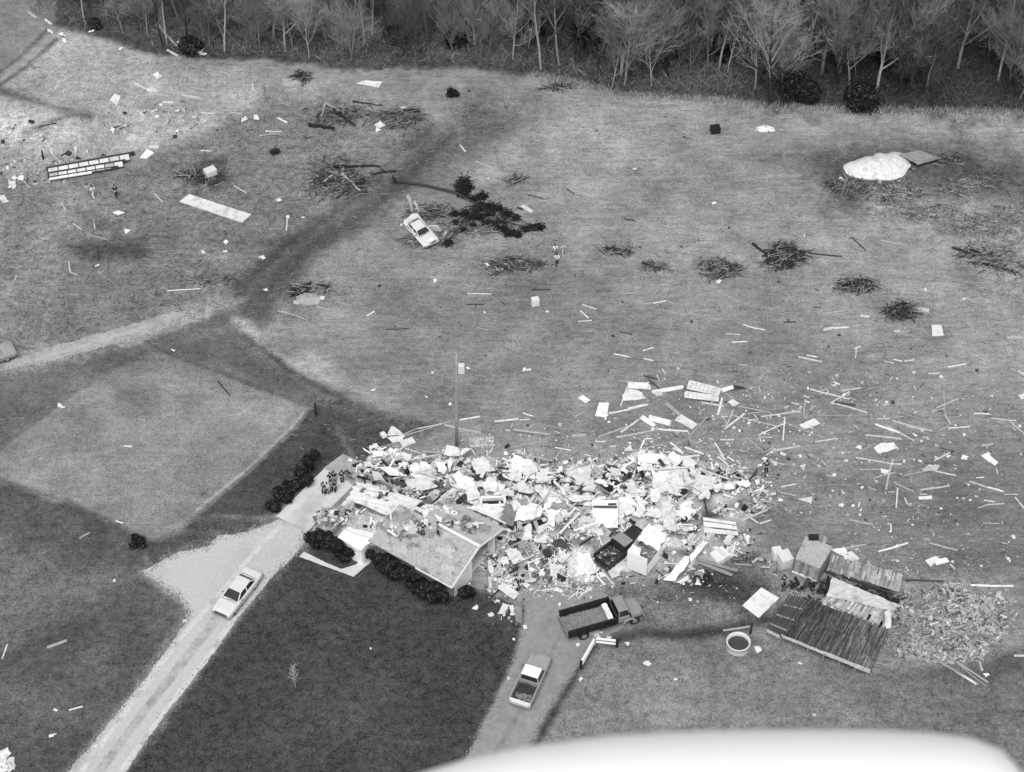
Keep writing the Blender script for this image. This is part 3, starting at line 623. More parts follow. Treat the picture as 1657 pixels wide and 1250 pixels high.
# gable end: white barge board and gable wall
mb = MB(); g0, g1, g2, g3 = hp(.18, -.3, 2.42), hp(.18, 3.6, 2.42), hp(.18, 3.6, 3.82), hp(.18, -.3, 2.5)
off = HU*.12
mb.add([g0, g1, g2, g0+off, g1+off, g2+off], [(0, 1, 2), (5, 4, 3), (0, 3, 4, 1), (1, 4, 5, 2), (2, 5, 3, 0)]); hpart(mb, 'gable_wall', M['whitepaint'])
mb = MB(); mb.bar(hp(-.38, -.38, 2.42), hp(-.38, 3.75, 3.86), .06, .3); mb.bar(hp(-.38, 3.77, 3.86), hp(-.38, 7.55, 2.66), .06, .2); mb.bar(hp(-.36, -.41, 2.44), hp(3.6, -.41, 2.44), .05, .22); hpart(mb, 'fascia', M['whitepaint'])
mb = MB(); wallrun(mb, [(.05, .5), (.05, 3.2)], 2.35, .06); hpart(mb, 'end_wall', M['whitepaint'])
mb = MB(); mb.bar(hp(.2, 6.4, .05), hp(.2, 6.4, 2.7), .7, .15, HW); hpart(mb, 'post', M['whitepaint'])
mb = MB(); mb.bar(hp(8.2, 2.2, 3.1), hp(8.25, 2.3, 4.4), .15, .1); hpart(mb, 'vent_pipe', M['whitepaint'])
# torn left half: ceiling deck laid bare
def hq(pts, m, label, nu, nv, rough, seed, rag=.03, th=.08):
    mb = MB(); mb.sheet([at(*p) for p in pts], th, nu, nv, rough, seed, rag); o = hpart(mb, 'ceiling_sheet', M[m]); o['label'] = label; return o
hq([(560, 806, 2.75), (578, 780, 2.85), (684, 811, 2.95), (644, 842, 2.8)], 'white', 'bright white ceiling sheet laid bare', 12, 6, .05, 3)
hq([(568, 820, 2.62), (637, 842, 2.7), (612, 868, 2.55), (563, 856, 2.5)], 'roofpale', 'smooth grey torn ceiling sheet', 10, 5, .02, 4)
hq([(563, 853, 2.62), (612, 865, 2.66), (606, 872, 2.6), (566, 860, 2.6)], 'white', 'white ceiling strip at the front edge', 8, 2, .05, 6, .05)
hq([(505, 857, .5), (543, 822, .9), (570, 812, 2.4), (566, 858, 2.1)], 'roofgrey', 'grey ragged sheet at the left end', 10, 8, .07, 8, .05)
hq([(505, 858, .5), (566, 857, 2.1), (612, 870, 2.5), (606, 884, 2.2)], 'roofgrey', 'grey ragged eave strip above the short hedge', 12, 4, .07, 9, .05)
hq([(622, 845, 2.9), (660, 838, 3.2), (676, 868, 3.5), (612, 872, 2.7)], 'midgrey', 'torn grey sheet beside the roof edge', 8, 6, .08, 10, .05)
hq([(684, 826, 3.6), (716, 836, 3.75), (712, 852, 3.95), (683, 848, 3.85)], 'white', 'white insulation behind the people on the roof', 7, 5, .08, 11, .06)
hq([(640, 842, 2.9), (690, 815, 2.9), (735, 822, 2.9), (690, 848, 3.5)], 'offwhite', 'pale torn ceiling between deck and roof', 10, 6, .12, 12, .05)
# entry porch
mb = MB(); mb.bar(hp(11.3, -1.2, 1.15), hp(8.9, -1.2, 1.15), .14, 2.3); mb.bar(hp(11.3, -1.1, 1.15), hp(11.3, .25, 1.15), .14, 2.3); mb.bar(hp(8.9, -1.1, 1.15), hp(8.9, .25, 1.15), .14, 2.3); hpart(mb, 'porch_wall', M['whitepaint'])
mb = MB(); mb.sheet([hp(11.5, -1.5, 2.35), hp(8.7, -1.5, 2.35), hp(8.8, .1, 2.42), hp(11.4, .1, 2.42)], .08, 6, 3, .06, 5, .04); hpart(mb, 'porch_roof', M['white'])
# carport slab and walk
M['slab'] = grey('stained_slab', .62, .08, .8, .9, dirt=.3, scale2=.28)
mb = MB(); mb.slab([hp(18.9, -1.2, .1), hp(15.4, -1.0, .1), hp(15.4, 5.9, .1), hp(18.9, 5.9, .1)], .12); o = mb.build('concrete_slab', M['slab']); tag(o, 'pale concrete carport slab at the end of the driveway', 'slab', kind='structure')
mb = MB(); mb.slab([hp(19.0, 5.92, .07), hp(15.4, 5.92, .07), hp(14.6, 8.6, .07), hp(18.6, 8.4, .07)], .1); o = mb.build('patio', M['trackpale']); tag(o, 'grey patio behind the carport slab', 'patio', kind='structure')
patch('path', [(484, 901), (492, 893), (530, 912), (552, 921), (576, 914), (592, 898), (604, 906), (572, 934)], M['concrete'], .008, .06, 'pale curved concrete walk in front of the hedge', 'path', 4)
# stuff piled on the torn deck and along its front edge
def fragments(name, spots, n, m, label, parent=None, tones=((.78, .55), (.5, .2), (.25, .15), (.03, .1)), smin=.08, smax=.6, hfun=None, seed=1, flat=.35):
    rr = random.Random(seed); mb = MB(); mb.col = .5; ws = [s[2]*s[3] for s in spots]; T = [t for t, w in tones]; W = [w for t, w in tones]
    for _ in range(n):
        c = rr.choices(spots, ws)[0]; a = rr.uniform(0, 6.283); r = math.sqrt(rr.random())
        px, py = c[0]+math.cos(a)*r*c[2], c[1]+math.sin(a)*r*c[3]
        z0 = c[4] if len(c) > 4 else 0
        p = at(px, py, z0); h = hfun(p.x, p.y)*rr.uniform(.25, 1.0) if hfun else 0
        s = smin*(smax/smin)**(rr.random()**1.5)
        mb.col = rr.choices(T, W)[0]*rr.uniform(.75, 1.1)
        E_ = Euler((rr.gauss(0, flat), rr.gauss(0, flat), rr.uniform(0, 6.3))).to_matrix()
        if rr.random() < .35: sz = (s*2.2, s*.3, s*.15)
        else: sz = (s, s*rr.uniform(.5, 1), s*rr.uniform(.08, .4))
        mb.box((p.x, p.y, z0+h+sz[2]*.5+.02), sz, E_)
    c = mb.centred(); o = mb.build(name, m, parent); o.location = c - (parent.location if parent else Vector((0, 0, 0)))
    return tag(o, label, None if parent else 'debris', kind='stuff')
fragments('roof_litter', [(560, 835, 30, 12, 2.6), (620, 855, 30, 10, 2.6), (650, 858, 18, 12, 3.3), (530, 838, 22, 14, 1.4), (560, 838, 20, 10, 2.3), (690, 835, 30, 12, 3.2), (640, 800, 60, 10, 2.75), (745, 850, 30, 12, 3.7), (790, 862, 6, 16, 2.6), (700, 830, 40, 8, 3.2)], 900, M['tone'], 'broken boards and plaster littering the roof', house, tones=((.75, .4), (.45, .3), (.2, .2), (.04, .1)), smax=.7, seed=21)
fragments('front_rubble', [(545, 850, 40, 12, 0), (590, 885, 18, 10, 0), (520, 845, 16, 14, 0), (560, 775, 20, 12, 0)], 260, M['tone'], 'grey broken bits along the front of the house', None, tones=((.6, .3), (.3, .4), (.08, .3)), seed=22, smax=.5)

# ------------------------------------------------------------------ hedges and shrubs
def bush(c, r, h, label, group=None, seed=0, n=1700, name='shrub', m='ever', sq=(1, 1)):
    rr = random.Random(seed); mb = MB(); lobes = [(Vector((rr.uniform(-.5, .5)*r*sq[0], rr.uniform(-.5, .5)*r*sq[1], h*rr.uniform(.25, .8))), r*rr.uniform(.28, .55)) for _ in range(6 if r < 1.3 else 14)]
    mb.col = .010
    for lc, lr in lobes: mb.ball(lc, lr*.8, 8, 6, (1, 1, .9), .2, rr)
    for _ in range(n):
        lc, lr = rr.choice(lobes); d = Vector((rr.gauss(0, 1), rr.gauss(0, 1), rr.gauss(.3, 1))).normalized()
        p = lc + d*lr*(rr.uniform(.75, 1.15) if r < 1.3 else rr.uniform(.7, 1.45)); s = rr.uniform(.05, .16)*(1 if r < 1.3 else 1.5); a = d.orthogonal().normalized()*s; b2 = d.cross(a).normalized()*s
        t = d*rr.uniform(-.5, .9)*s; mb.col = rr.choice((.008, .012, .016, .03, .06))
        mb.add([p-a, p-b2*.5+t, p+a+t, p+b2*.5], [(0, 1, 2, 3)])
    root = empty(name, c); f = mb.build('foliage', M['tonebrush'], root)
    st = MB()
    for k in range(3): st.tube([(0, 0, -.02), (rr.uniform(-.2, .2)*r, rr.uniform(-.2, .2)*r, h*.55)], [.05, .02], 5)
    st.build('stem', M['barkdark'], root); tag(root, label, 'shrub', group); return root
for i, u in enumerate([7.9, 6.9, 5.9, 4.9, 3.9, 2.9, 1.9, .9]):
    bush(hp(u, -.72+.1*math.sin(i*2)), 1.05, 2.35+.25*(i == 0)+.2*math.sin(i*3.1), 'dark clipped evergreen shrub in the long hedge under the right front eave', 'hedge under the right front eave', 40+i)
bush(at(756, 966), .95, 1.3, 'dark low shrub standing alone off the right front corner of the house', None, 60)
for i, p in enumerate([(510, 877), (520, 883), (531, 889), (542, 895), (552, 901), (560, 906)]):
    bush(at(*p), 1.0, 2.1, 'dark round shrub in the short hedge between driveway and porch', 'short hedge left of the porch', 70+i)
for i, (p, r, h, t) in enumerate([((505, 765), 1.0, 2.4, 'tallest dark shrub at the back end of the carport row'), ((491, 783), 1.15, 1.9, 'dark shrub second from the back beside the carport slab'),
        ((472, 797), 1.0, 1.6, 'dark bushy shrub in the middle of the carport row'), ((460, 808), 1.15, 1.7, 'wide dark shrub near the front of the carport row'), ((442, 826), .8, 1.1, 'small dark shrub at the front end of the carport row')]):
    bush(at(*p), r, h, t, 'shrubs beside the carport slab', 80+i)
bush(at(225, 882), 1.0, .8, 'low dark scraggly bush at the corner of the pale field', None, 95, 500)
bush(at(731, 156), .9, .7, 'small dark bush alone on the grass below the wood', None, 96, 500)

# ------------------------------------------------------------------ people
SKINNED = []
def skinned(name, verts, edges, m, parent, sub=1):
    me = bpy.data.meshes.new(name); me.from_pydata([v[:3] for v in verts], edges, [])
    o = bpy.data.objects.new(name, me); COL.objects.link(o); o.parent = parent; me.materials.append(m)
    o.modifiers.new('Skin', 'SKIN')
    for i, v in enumerate(verts): me.skin_vertices[0].data[i].radius = (v[3], v[3]*(v[4] if len(v) > 4 else 1))
    me.skin_vertices[0].data[0].use_root = True
    sm = o.modifiers.new('Sub', 'SUBSURF'); sm.levels = sub; sm.render_levels = sub
    SKINNED.append(o); return o
def person(p, yaw, label, shirt, trousers, hair='hair', h=1.75, pose='stand', group=None, seed=0):
    rr = random.Random(seed); root = empty('person', p, yaw); k = h/1.75
    lean = {'stand': 0, 'walk': .03, 'stoop': .38}[pose]; st = {'stand': .03, 'walk': .24, 'stoop': .12}[pose]
    def T(x, y, z, r, q=1.0):
        if z > .95: y2 = y + math.sin(lean)*(z-.95); z = .95 + math.cos(lean)*(z-.95); y = y2
        return (x*k, y*k, z*k, r*k, q)
    V = [T(0, 0, .95, .135, .75), T(0, 0, 1.15, .125, .72), T(0, 0, 1.36, .145, .68), T(0, -.01, 1.5, .055), T(0, .01, 1.56, .062), T(0, .02, 1.64, .085, 1.1), T(0, .01, 1.71, .07), T(0, .105, 1.63, .016)]
    E_ = [(0, 1), (1, 2), (2, 3), (3, 4), (4, 5), (5, 6), (5, 7)]
    tr = [T(0, 0, 1.0, .15, .78), T(0, 0, .93, .15, .8)]; te = [(0, 1)]
    sh = [T(0, 0, 1.0, .15, .78), T(0, 0, 1.15, .145, .75), T(0, 0, 1.36, .165, .7), T(0, -.005, 1.47, .07)]; se = [(0, 1), (1, 2), (2, 3)]
    for s in (-1, 1):
        f = st*s; n0 = len(V)
        leg = [T(.09*s, 0, .9, .085), T(.105*s, f*.5+.03, .5, .06), T(.11*s, f-.02, .1, .042), T(.115*s, f+.13, .04, .032)]
        V += leg; E_ += [(0, n0), (n0, n0+1), (n0+1, n0+2), (n0+2, n0+3)]
        t0 = len(tr); tr += [T(.09*s, 0, .88, .098), T(.105*s, f*.5+.03, .5, .075), T(.11*s, f-.02, .1, .062)]; te += [(1, t0), (t0, t0+1), (t0+1, t0+2)]
        n0 = len(V); bend = rr.uniform(.05, .35) if pose != 'stoop' else .3
        arm = [T(.18*s, 0, 1.42, .058), T(.25*s, -.03-f*.4, 1.15, .043), T(.25*s, bend-f*.6, .97 + bend*.4, .03), T(.245*s, bend+.04-f*.6, .9+bend*.45, .03, .5)]
        V += arm; E_ += [(2, n0), (n0, n0+1), (n0+1, n0+2), (n0+2, n0+3)]; hx, hy, hz = arm[3][:3]
        for q, L in enumerate((.075, .085, .08, .06)):
            m0 = len(V); ox = (q-1.5)*.019*k
            V += [(hx+ox, hy+.03, hz-.03*k, .009), (hx+ox, hy+.045, hz-(.03+L)*k, .007)]; E_ += [(n0+3, m0), (m0, m0+1)]
        m0 = len(V); V += [(hx-.03*s, hy+.05, hz+.0, .010), (hx-.04*s, hy+.085, hz-.02, .008)]; E_ += [(n0+3, m0), (m0, m0+1)]
        s0 = len(sh); sh += [T(.185*s, 0, 1.42, .075), T(.25*s, -.03-f*.4, 1.16, .06)]; se += [(2, s0), (s0, s0+1)]
    skinned('body', V, E_, M['skin'], root); skinned('shirt', sh, se, M[shirt], root); skinned('trousers', tr, te, M[trousers], root)
    hb = MB(); c = T(0, -.005, 1.685, 0); hb.ball(c[:3], .115*k, 12, 8, (.9, 1.0, .82), .04, rr); hb.build('hair', M[hair], root, True)
    tag(root, label, 'person', group); return root
PZ = .1
person(at(524, 801, PZ), 2.6, 'person in dark clothes at the left front of the group on the slab', 'clothdark', 'clothdark', group='people standing on the slab', seed=1)
person(at(530, 801, PZ), 2.9, 'person in white shirt and dark trousers at the front middle of the slab group', 'clothwhite', 'clothdark', group='people standing on the slab', seed=2, h=1.7)
person(at(537, 798, PZ), 3.6, 'person in grey shirt with dark trousers, front right in the slab group', 'clothgrey', 'clothdark', group='people standing on the slab', seed=3)
person(at(543, 797, PZ), 4.2, 'dark-clad person at the far right front of the slab group', 'clothdark', 'clothdark', group='people standing on the slab', seed=4)
person(at(535, 785, PZ), .3, 'dark-coated person standing at the back of the slab group', 'clothdark', 'clothgrey', group='people standing on the slab', seed=5)
person(at(541, 783, PZ), -.4, 'dark-coated person with pale trousers at the back right of the slab group', 'clothdark', 'clothpale', group='people standing on the slab', seed=6)
person(at(554, 782, PZ), 3.3, 'lone dark-clad person between the slab group and the debris', 'clothdark', 'clothdark', seed=7)
person(at(567, 778), 2.4, 'person in dark clothes stooping at the left tip of the debris heap', 'clothdark', 'clothgrey', pose='stoop', seed=8)
person(at(685, 868, 3.95), 2.9, 'person in dark clothes on the roof ridge, leftmost of three', 'clothdark', 'clothdark', group='people standing on the roof', h=1.85, seed=9)
person(at(696, 869, 3.95), 2.2, 'person in white shirt and white trousers standing on the roof ridge', 'clothwhite', 'clothpale', group='people standing on the roof', seed=10, h=1.8)
person(at(709, 867, 3.95), 2.0, 'person in grey clothes on the roof ridge, rightmost of three', 'clothgrey', 'clothdark', group='people standing on the roof', h=1.85, seed=11)
person(at(1239, 767), 3.0, 'person in dark clothes standing at the right end of the debris heap', 'clothdark', 'clothdark', h=1.85, seed=12)
person(at(1267, 951), 3.4, 'person in dark clothes standing at the left end of the collapsed shed', 'clothdark', 'clothdark', h=1.75, seed=13)
person(at(898, 416), .4, 'dark-haired person in white shirt walking in the field, rear of the walkers', 'clothwhite', 'clothgrey', pose='walk', group='walkers in the field', seed=14)
person(at(901, 431), .2, 'person in white shirt and black trousers, nearest of the field walkers', 'clothwhite', 'clothdark', pose='walk', group='walkers in the field', seed=15)
person(at(911, 415), .6, 'person in pale grey clothes, rightmost of the field walkers', 'clothpale', 'clothpale', 'clothgrey', pose='walk', group='walkers in the field', seed=17)
person(at(144, 318), .8, 'person in pale grey clothes walking below the striped wall', 'clothpale', 'clothgrey', pose='walk', group='walkers near the striped wall', seed=18)
person(at(152, 321), .8, 'person in white clothes and dark hair walking below the striped wall', 'clothwhite', 'clothwhite', pose='walk', group='walkers near the striped wall', seed=19)
person(at(189, 321), .5, 'person in dark clothes stooping on the grass below the striped wall', 'clothdark', 'clothdark', pose='stoop', group='walkers near the striped wall', seed=20)
dg = bpy.context.evaluated_depsgraph_get(); dg.update()
for o in SKINNED:
    nm = bpy.data.meshes.new_from_object(o.evaluated_get(dg)); old = o.data; nm.name = old.name
    nm.polygons.foreach_set('use_smooth', [True]*len(nm.polygons)); o.modifiers.clear(); o.data = nm; bpy.data.meshes.remove(old)

# ------------------------------------------------------------------ vehicles (x forward, y left)
def ring(x, w, zb, zt, cr=.03):
    return [Vector(p) for p in ((x, -w*.92, zb), (x, -w, zb+.14), (x, -w, zt-.14), (x, -w*.93, zt-.02), (x, -w*.5, zt+cr), (x, w*.5, zt+cr), (x, w*.93, zt-.02), (x, w, zt-.14), (x, w, zb+.14), (x, w*.92, zb))]
def wheel(root, x, y, r=.34, w=.22):
    s = 1 if y > 0 else -1
    t = MB(); t.tube([(x, y-w/2, r), (x, y-w*.35, r), (x, y+w*.35, r), (x, y+w/2, r)], [r*.9, r, r, r*.9], 18); to = t.build('wheel', M['black'], root)
    q = MB(); q.tube([(x, y+s*(w/2-.01), r), (x, y+s*(w/2+.015), r)], [r*.58, r*.5], 14); q.build('rim', M['chrome'], to); return to
def quadplate(mb, pts, th=.012):
    p = [Vector(q) for q in pts]; nr = (p[1]-p[0]).cross(p[2]-p[0]).normalized(); c = [q + nr*th for q in p]
    mb.add(p + c, [(3, 2, 1, 0), (4, 5, 6, 7), (0, 1, 5, 4), (1, 2, 6, 5), (2, 3, 7, 6), (3, 0, 4, 7)])
def inset(q, k=.1, ky=None):
    q = [Vector(p) for p in q]; c = sum(q, Vector())/len(q); return [p.lerp(c, k) for p in q]
def cabin(root, xb0, xf0, xb1, xf1, z0, z1, wb, wt, m, roofm=None, sides=2, glassk=.12):
    """greenhouse from a lower rectangle xb0..xf0 to a roof rectangle xb1..xf1, with panes"""
    lo = [Vector(p) for p in ((xb0, -wb, z0), (xf0, -wb, z0), (xf0, wb, z0), (xb0, wb, z0))]
    hi = [Vector(p) for p in ((xb1, -wt, z1), (xf1, -wt, z1), (xf1, wt, z1), (xb1, wt, z1))]
    mb = MB(); mb.loft([lo, hi]); g = mb.build('cabin', m, root)
    rf = MB(); rf.loft([[(x, -wt-.02, z1-.01), (x, -wt*.9, z1+.035), (x, 0, z1+.06), (x, wt*.9, z1+.035), (x, wt+.02, z1-.01)] for x in (xb1-.05, xb1+.1, xf1-.1, xf1+.04)]); rf.build('roof', roofm or m, root, False)
    def pane(nm, q):
        b_ = MB(); quadplate(b_, q, .014); b_.build(nm, M['glass'], root)
    pane('windshield', inset([lo[1], lo[2], hi[2], hi[1]], .1)); pane('rear_window', inset([lo[3], lo[0], hi[0], hi[3]], .12))
    for s, (a, b2, c, d) in ((0, (lo[0], lo[1], hi[1], hi[0])), (1, (lo[2], lo[3], hi[3], hi[2]))):
        for i in range(sides):
            t0, t1 = i/sides, (i+1)/sides
            pane('side_window', inset([a.lerp(b2, t0), a.lerp(b2, t1), d.lerp(c, t1), d.lerp(c, t0)], .16))
    return g
def lights(root, x, y, z, nm, m, r=.09):
    for s in (-1, 1):
        b_ = MB(); b_.tube([(x, y*s, z), (x+.03*(1 if x > 0 else -1), y*s, z)], [r, r*.8], 12); b_.build(nm, m, root)
def place(root, rear, front, z=0.0):
    a, b_ = at(*rear, z), at(*front, z); d = b_-a; root.location = ((a.x+b_.x)/2, (a.y+b_.y)/2, .012); root.rotation_euler.z = math.atan2(d.y, d.x)
def sedan(name, label, paint='carwhite', crush=0.0):
    root = empty(name, (0, 0, 0)); tag(root, label, 'car')
    mb = MB(); mb.loft([ring(-2.78, .84, .42, .8), ring(-2.6, .93, .34, .9), ring(-1.5, .98, .3, .95), ring(0, .99, .28, .95), ring(1.1, .98, .3, .95), ring(2.4, .94, .34, .9), ring(2.72, .88, .42, .82)])
    if crush:
        rr = random.Random(3); mb.v = [(x+rr.uniform(-1, 1)*crush, y+rr.uniform(-1, 1)*crush, z+rr.uniform(-1, .6)*crush) for x, y, z in mb.v]
    mb.build('body', M[paint], root)
    cabin(root, -1.75, 1.15, -1.15, .35, .93, 1.38 - crush, .84, .66, M[paint], sides=2)
    d = MB(); d.box((1.32, 0, .985), (.035, 1.6, .012)); d.box((-1.86, 0, .985), (.035, 1.6, .012)); d.box((1.18, .2, 1.0), (.03, .9, .02), Euler((0, 0, .1)).to_matrix()); d.build('panel_gap', M['darkgrey'], root)
    for s in (-1, 1): d = MB(); d.box((0, s*.995, .62), (4.6, .015, .05)); d.build('side_trim', M['chrome'], root)
    for nm, x in (('front_bumper', 2.80), ('rear_bumper', -2.86)):
        b_ = MB(); b_.box((x, 0, .48), (.1, 1.82, .16)); b_.build(nm, M['chrome'], root)
    b_ = MB(); b_.box((2.76, 0, .68), (.05, 1.2, .18)); b_.build('grille', M['darkgrey'], root)
    lights(root, 2.74, .72, .7, 'headlight', M['chrome']); lights(root, -2.76, .72, .7, 'tail_light', M['midgrey'])
    for x in (1.68, -1.55):
        for y in (-.84, .84): wheel(root, x, y)
    for s in (-1, 1):
        b_ = MB(); b_.box((.75, s*1.02, 1.0), (.12, .16, .1)); b_.build('wing_mirror', M['chrome'], root)
        d = MB()
        for x in (-.95, .1, .98): d.box((x, s*.99, .68), (.015, .012, .42))
        d.build('door_gap', M['darkgrey'], root)
    return root
def pickup(name, label, paint, roofm, load=None, crush=0.0, bedm='darkgrey'):
    root = empty(name, (0, 0, 0)); tag(root, label, 'pickup truck'); rr = random.Random(9)
    def jig(mb):
        if crush: mb.v = [(x+rr.uniform(-1, 1)*crush, y+rr.uniform(-1, 1)*crush, z+rr.uniform(-1, .5)*crush) for x, y, z in mb.v]
        return mb
    mb = MB(); mb.loft([ring(.2, .96, .42, 1.1), ring(1.1, .97, .42, 1.12), ring(2.3, .94, .45, 1.06), ring(2.62, .86, .5, .98)]); jig(mb).build('body', M[paint], root)
    cabin(root, -.45, 1.05, -.38, .62, 1.08, 1.74-crush, .88, .74, M[paint], M[roofm], sides=1)
    mb = MB()
    for s in (-1, 1): mb.box((-1.55, s*.93, .85), (2.15, .1, .56)); mb.box((-.12, s*.93, .78), (.6, .12, .68))
    mb.box((-.47, 0, .86), (.08, 1.76, .56)); mb.box((-1.5, 0, .52), (2.2, 1.78, .1)); jig(mb).build('bed', M[paint], root)
    mb = MB(); mb.box((-1.55, 0, .585), (2.06, 1.72, .03)); mb.build('bed_floor', M[bedm], root)
    for s in (-1, 1):
        mb = MB(); mb.box((-1.6, s*.79, .67), (.7, .2, .2)); mb.build('wheel_arch', M[bedm], root)
    mb = MB(); mb.box((-2.65, 0, .86), (.07, 1.84, .5)); mb.build('tailgate', M[paint] if crush else M['whitepaint'], root)
    for nm, x in (('front_bumper', 2.70), ('rear_bumper', -2.78)):
        b_ = MB(); b_.box((x, 0, .55), (.12, 1.9, .18)); b_.build(nm, M['chrome'] if not crush else M['darkgrey'], root)
    b_ = MB(); b_.box((2.63, 0, .78), (.05, 1.1, .25)); b_.build('grille', M['darkgrey'], root)
    lights(root, 2.62, .72, .78, 'headlight', M['chrome']); lights(root, -2.69, .82, .75, 'tail_light', M['midgrey'], .06)
    for x in (1.65, -1.6):
        for y in (-.84, .84): wheel(root, x, y, .38)
    for s in (-1, 1):
        b_ = MB(); b_.box((.85, s*1.06, 1.22), (.06, .2, .22)); b_.build('wing_mirror', M['chrome'], root)
    if load: load(root)
    return root
car = sedan('parked_sedan', 'white sedan stopped on the pale gravel driveway'); place(car, (408, 932), (361, 992), .4)
def heapload(root):
    mb = MB(); mb.sheet([(-2.5, -.8, .62), (-1.5, -.8, .66), (-1.5, .8, .66), (-2.5, .8, .62)], .05, 8, 8, .11, 4, 0); mb.build('dirt_load', M['gravelload'], root, True)
    mb = MB(); mb.box((-.75, .2, .72), (.3, .6, .25), Euler((.1, .2, .4)).to_matrix()); mb.build('tool_box', M['darkgrey'], root)
pk = pickup('pickup_truck', 'grey pickup with a white cab roof on the gravel lane', 'truckgrey2', 'whitepaint', heapload); place(pk, (842, 1137), (876, 1064), .7)
def wreckload(root):
    rw = random.Random(2); mb = MB(); mb.col = .2
    for i in range(60): mb.col = rw.choice((.06, .12, .25, .03, .5)); mb.box((rw.uniform(-2.5, -.6), rw.uniform(-.8, .8), .64+rw.uniform(0, .15)), (rw.uniform(.1, .6), rw.uniform(.06, .2), .06), Euler((0, 0, rw.uniform(0, 3))).to_matrix())
    for x in (-2.2, -1.5, -.9): mb.col = .1; mb.box((x, 0, .75), (.06, 1.7, .2))
    mb.build('scrap_load', M['tone'], root)
M['wreckpaint'] = grey('scuffed_black_paint', .03, .4, 3, .6, dirt=.3)
bp_ = pickup('wrecked_pickup', 'battered black pickup with a grey cab roof jammed in the debris heap', 'wreckpaint', 'truckgrey', wreckload, .06, 'wreckpaint'); place(bp_, (981, 905), (1030, 866), .7)
wc = sedan('wrecked_car', 'wrecked white car with its door torn open beside the fallen evergreen', 'carwhite', .19); wc.scale = (.88, .86, .85); wc.rotation_euler.x = .16; wc.rotation_euler.y = -.05; place(wc, (664, 351), (700, 396), .5)
mb = MB(); mb.bar((.3, 1.1, .5), (1.3, 2.0, .75), .08, 1.0, Vector((.3, .2, 1))); mb.build('torn_door', M['carwhite'], wc)
# dump truck
dt = empty('dump_truck', (0, 0, 0)); tag(dt, 'dump truck with black open bed and grey cab on the lane', 'dump truck')
BL, BW_, z0, z1 = 4.5, 2.35, 1.05, 1.85
mb = MB()
for s in (-1, 1):
    mb.box((-1.15, s*(BW_/2-.05), (z0+z1)/2), (BL, .1, z1-z0)); mb.box((-1.15, s*(BW_/2+.03), z1-.03), (BL+.05, .18, .1))
    for k in range(6): mb.box((-3.2+k*.82, s*(BW_/2+.05), (z0+z1)/2-.04), (.1, .1, z1-z0-.1))
mb.box((1.13, 0, (z0+z1)/2+.12), (.1, BW_, z1-z0+.3)); mb.box((-1.15, 0, z0-.06), (BL, BW_, .12)); mb.build('bed', M['blackpaint'], dt)
mb = MB(); mb.sheet([(-3.3, -1.08, z0+.12), (.85, -1.08, z0+.10), (.85, 1.08, z0+.10), (-3.3, 1.08, z0+.12)], .1, 22, 12, .07, 3, 0); mb.build('dirt_load', M['gravelload'], dt, True)
mb = MB(); mb.sheet([(.45, -1.0, z0+.45), (.9, -1.0, z0+.5), (.9, .95, z0+.55), (.45, .95, z0+.5)], .12, 4, 8, .06, 8, .03); mb.build('pale_plank', M['white'], dt)
mb = MB(); mb.bar((-3.42, -1.15, z0+.02), (-3.42, 1.15, z0+.02), .1, .5); mb.build('tailgate', M['midgrey'], dt)
mb = MB()
for s in (-1, 1): mb.box((0, s*.42, .78), (6.6, .12, .2))
mb.build('frame', M['black'], dt)
mb = MB(); mb.loft([ring(1.35, 1.0, .7, 1.5), ring(2.4, 1.0, .7, 1.5), ring(2.6, .95, .7, 1.42), ring(3.5, .86, .72, 1.34), ring(3.68, .8, .78, 1.26)]); mb.build('body', M['truckgrey'], dt)
cabin(dt, 1.35, 2.55, 1.4, 2.2, 1.48, 2.2, .96, .84, M['truckgrey'], M['truckgrey'], sides=1)
for s in (-1, 1):
    mb = MB(); mb.tube([(2.4+.55*math.cos(t), s*1.0, .45+.5*math.sin(t)) for t in np.linspace(.2, 2.9, 8)], [.12]*8, 6); mb.build('fender', M['truckgrey'], dt)
    b_ = MB(); b_.box((2.35, s*1.22, 1.75), (.06, .22, .4)); b_.build('wing_mirror', M['black'], dt)
    wheel(dt, 2.9, s*.92, .46, .26); wheel(dt, -1.9, s*.95, .48, .42)
b_ = MB(); b_.box((3.76, 0, .66), (.12, 2.0, .22)); b_.build('front_bumper', M['chrome'], dt)
b_ = MB(); b_.box((3.7, 0, 1.0), (.05, 1.0, .4)); b_.build('grille', M['darkgrey'], dt); lights(dt, 3.68, .68, 1.0, 'headlight', M['chrome'])
place(dt, (913, 1012), (1029, 979), 1.35)
# car half out of the frame on the farm track
ec = sedan('parked_car', 'grey car on the farm track, half out of the left edge', 'truckgrey2'); place(ec, (-55, 592), (15, 568), .5)

# ------------------------------------------------------------------ crushed white van in the heap
a, c = at(1015, 922), at(1044, 934); d = (c-a).normalized(); f = Vector((-d.y, d.x, 0)); vy = math.atan2(f.y, f.x)
van = empty('wrecked_van', (a+c)/2, vy); tag(van, 'crushed white box van lying open among the debris', 'van')
W2 = .98
mb = MB(); mb.box((.03, 0, 1.35), (.06, 2*W2, 2.3)); mb.build('rear_wall', M['vanwhite'], van)
mb = MB(); mb.sheet([(.1, W2, .25), (3.9, W2, .25), (3.9, W2*1.05, 1.9), (.1, W2, 2.5)], .05, 8, 3, .03, 1); mb.build('side_wall', M['vanwhite'], van)
mb = MB(); mb.sheet([(.1, -W2*1.05, .25), (4.2, -W2*1.3, .2), (4.2, -W2*1.0, 1.0), (.1, -W2, 1.5)], .05, 8, 3, .06, 2); mb.build('side_wall', M['vanwhite'], van)
mb = MB(); mb.box((2.2, 0, .35), (4.3, 1.9, .12)); mb.build('floor', M['midgrey'], van)
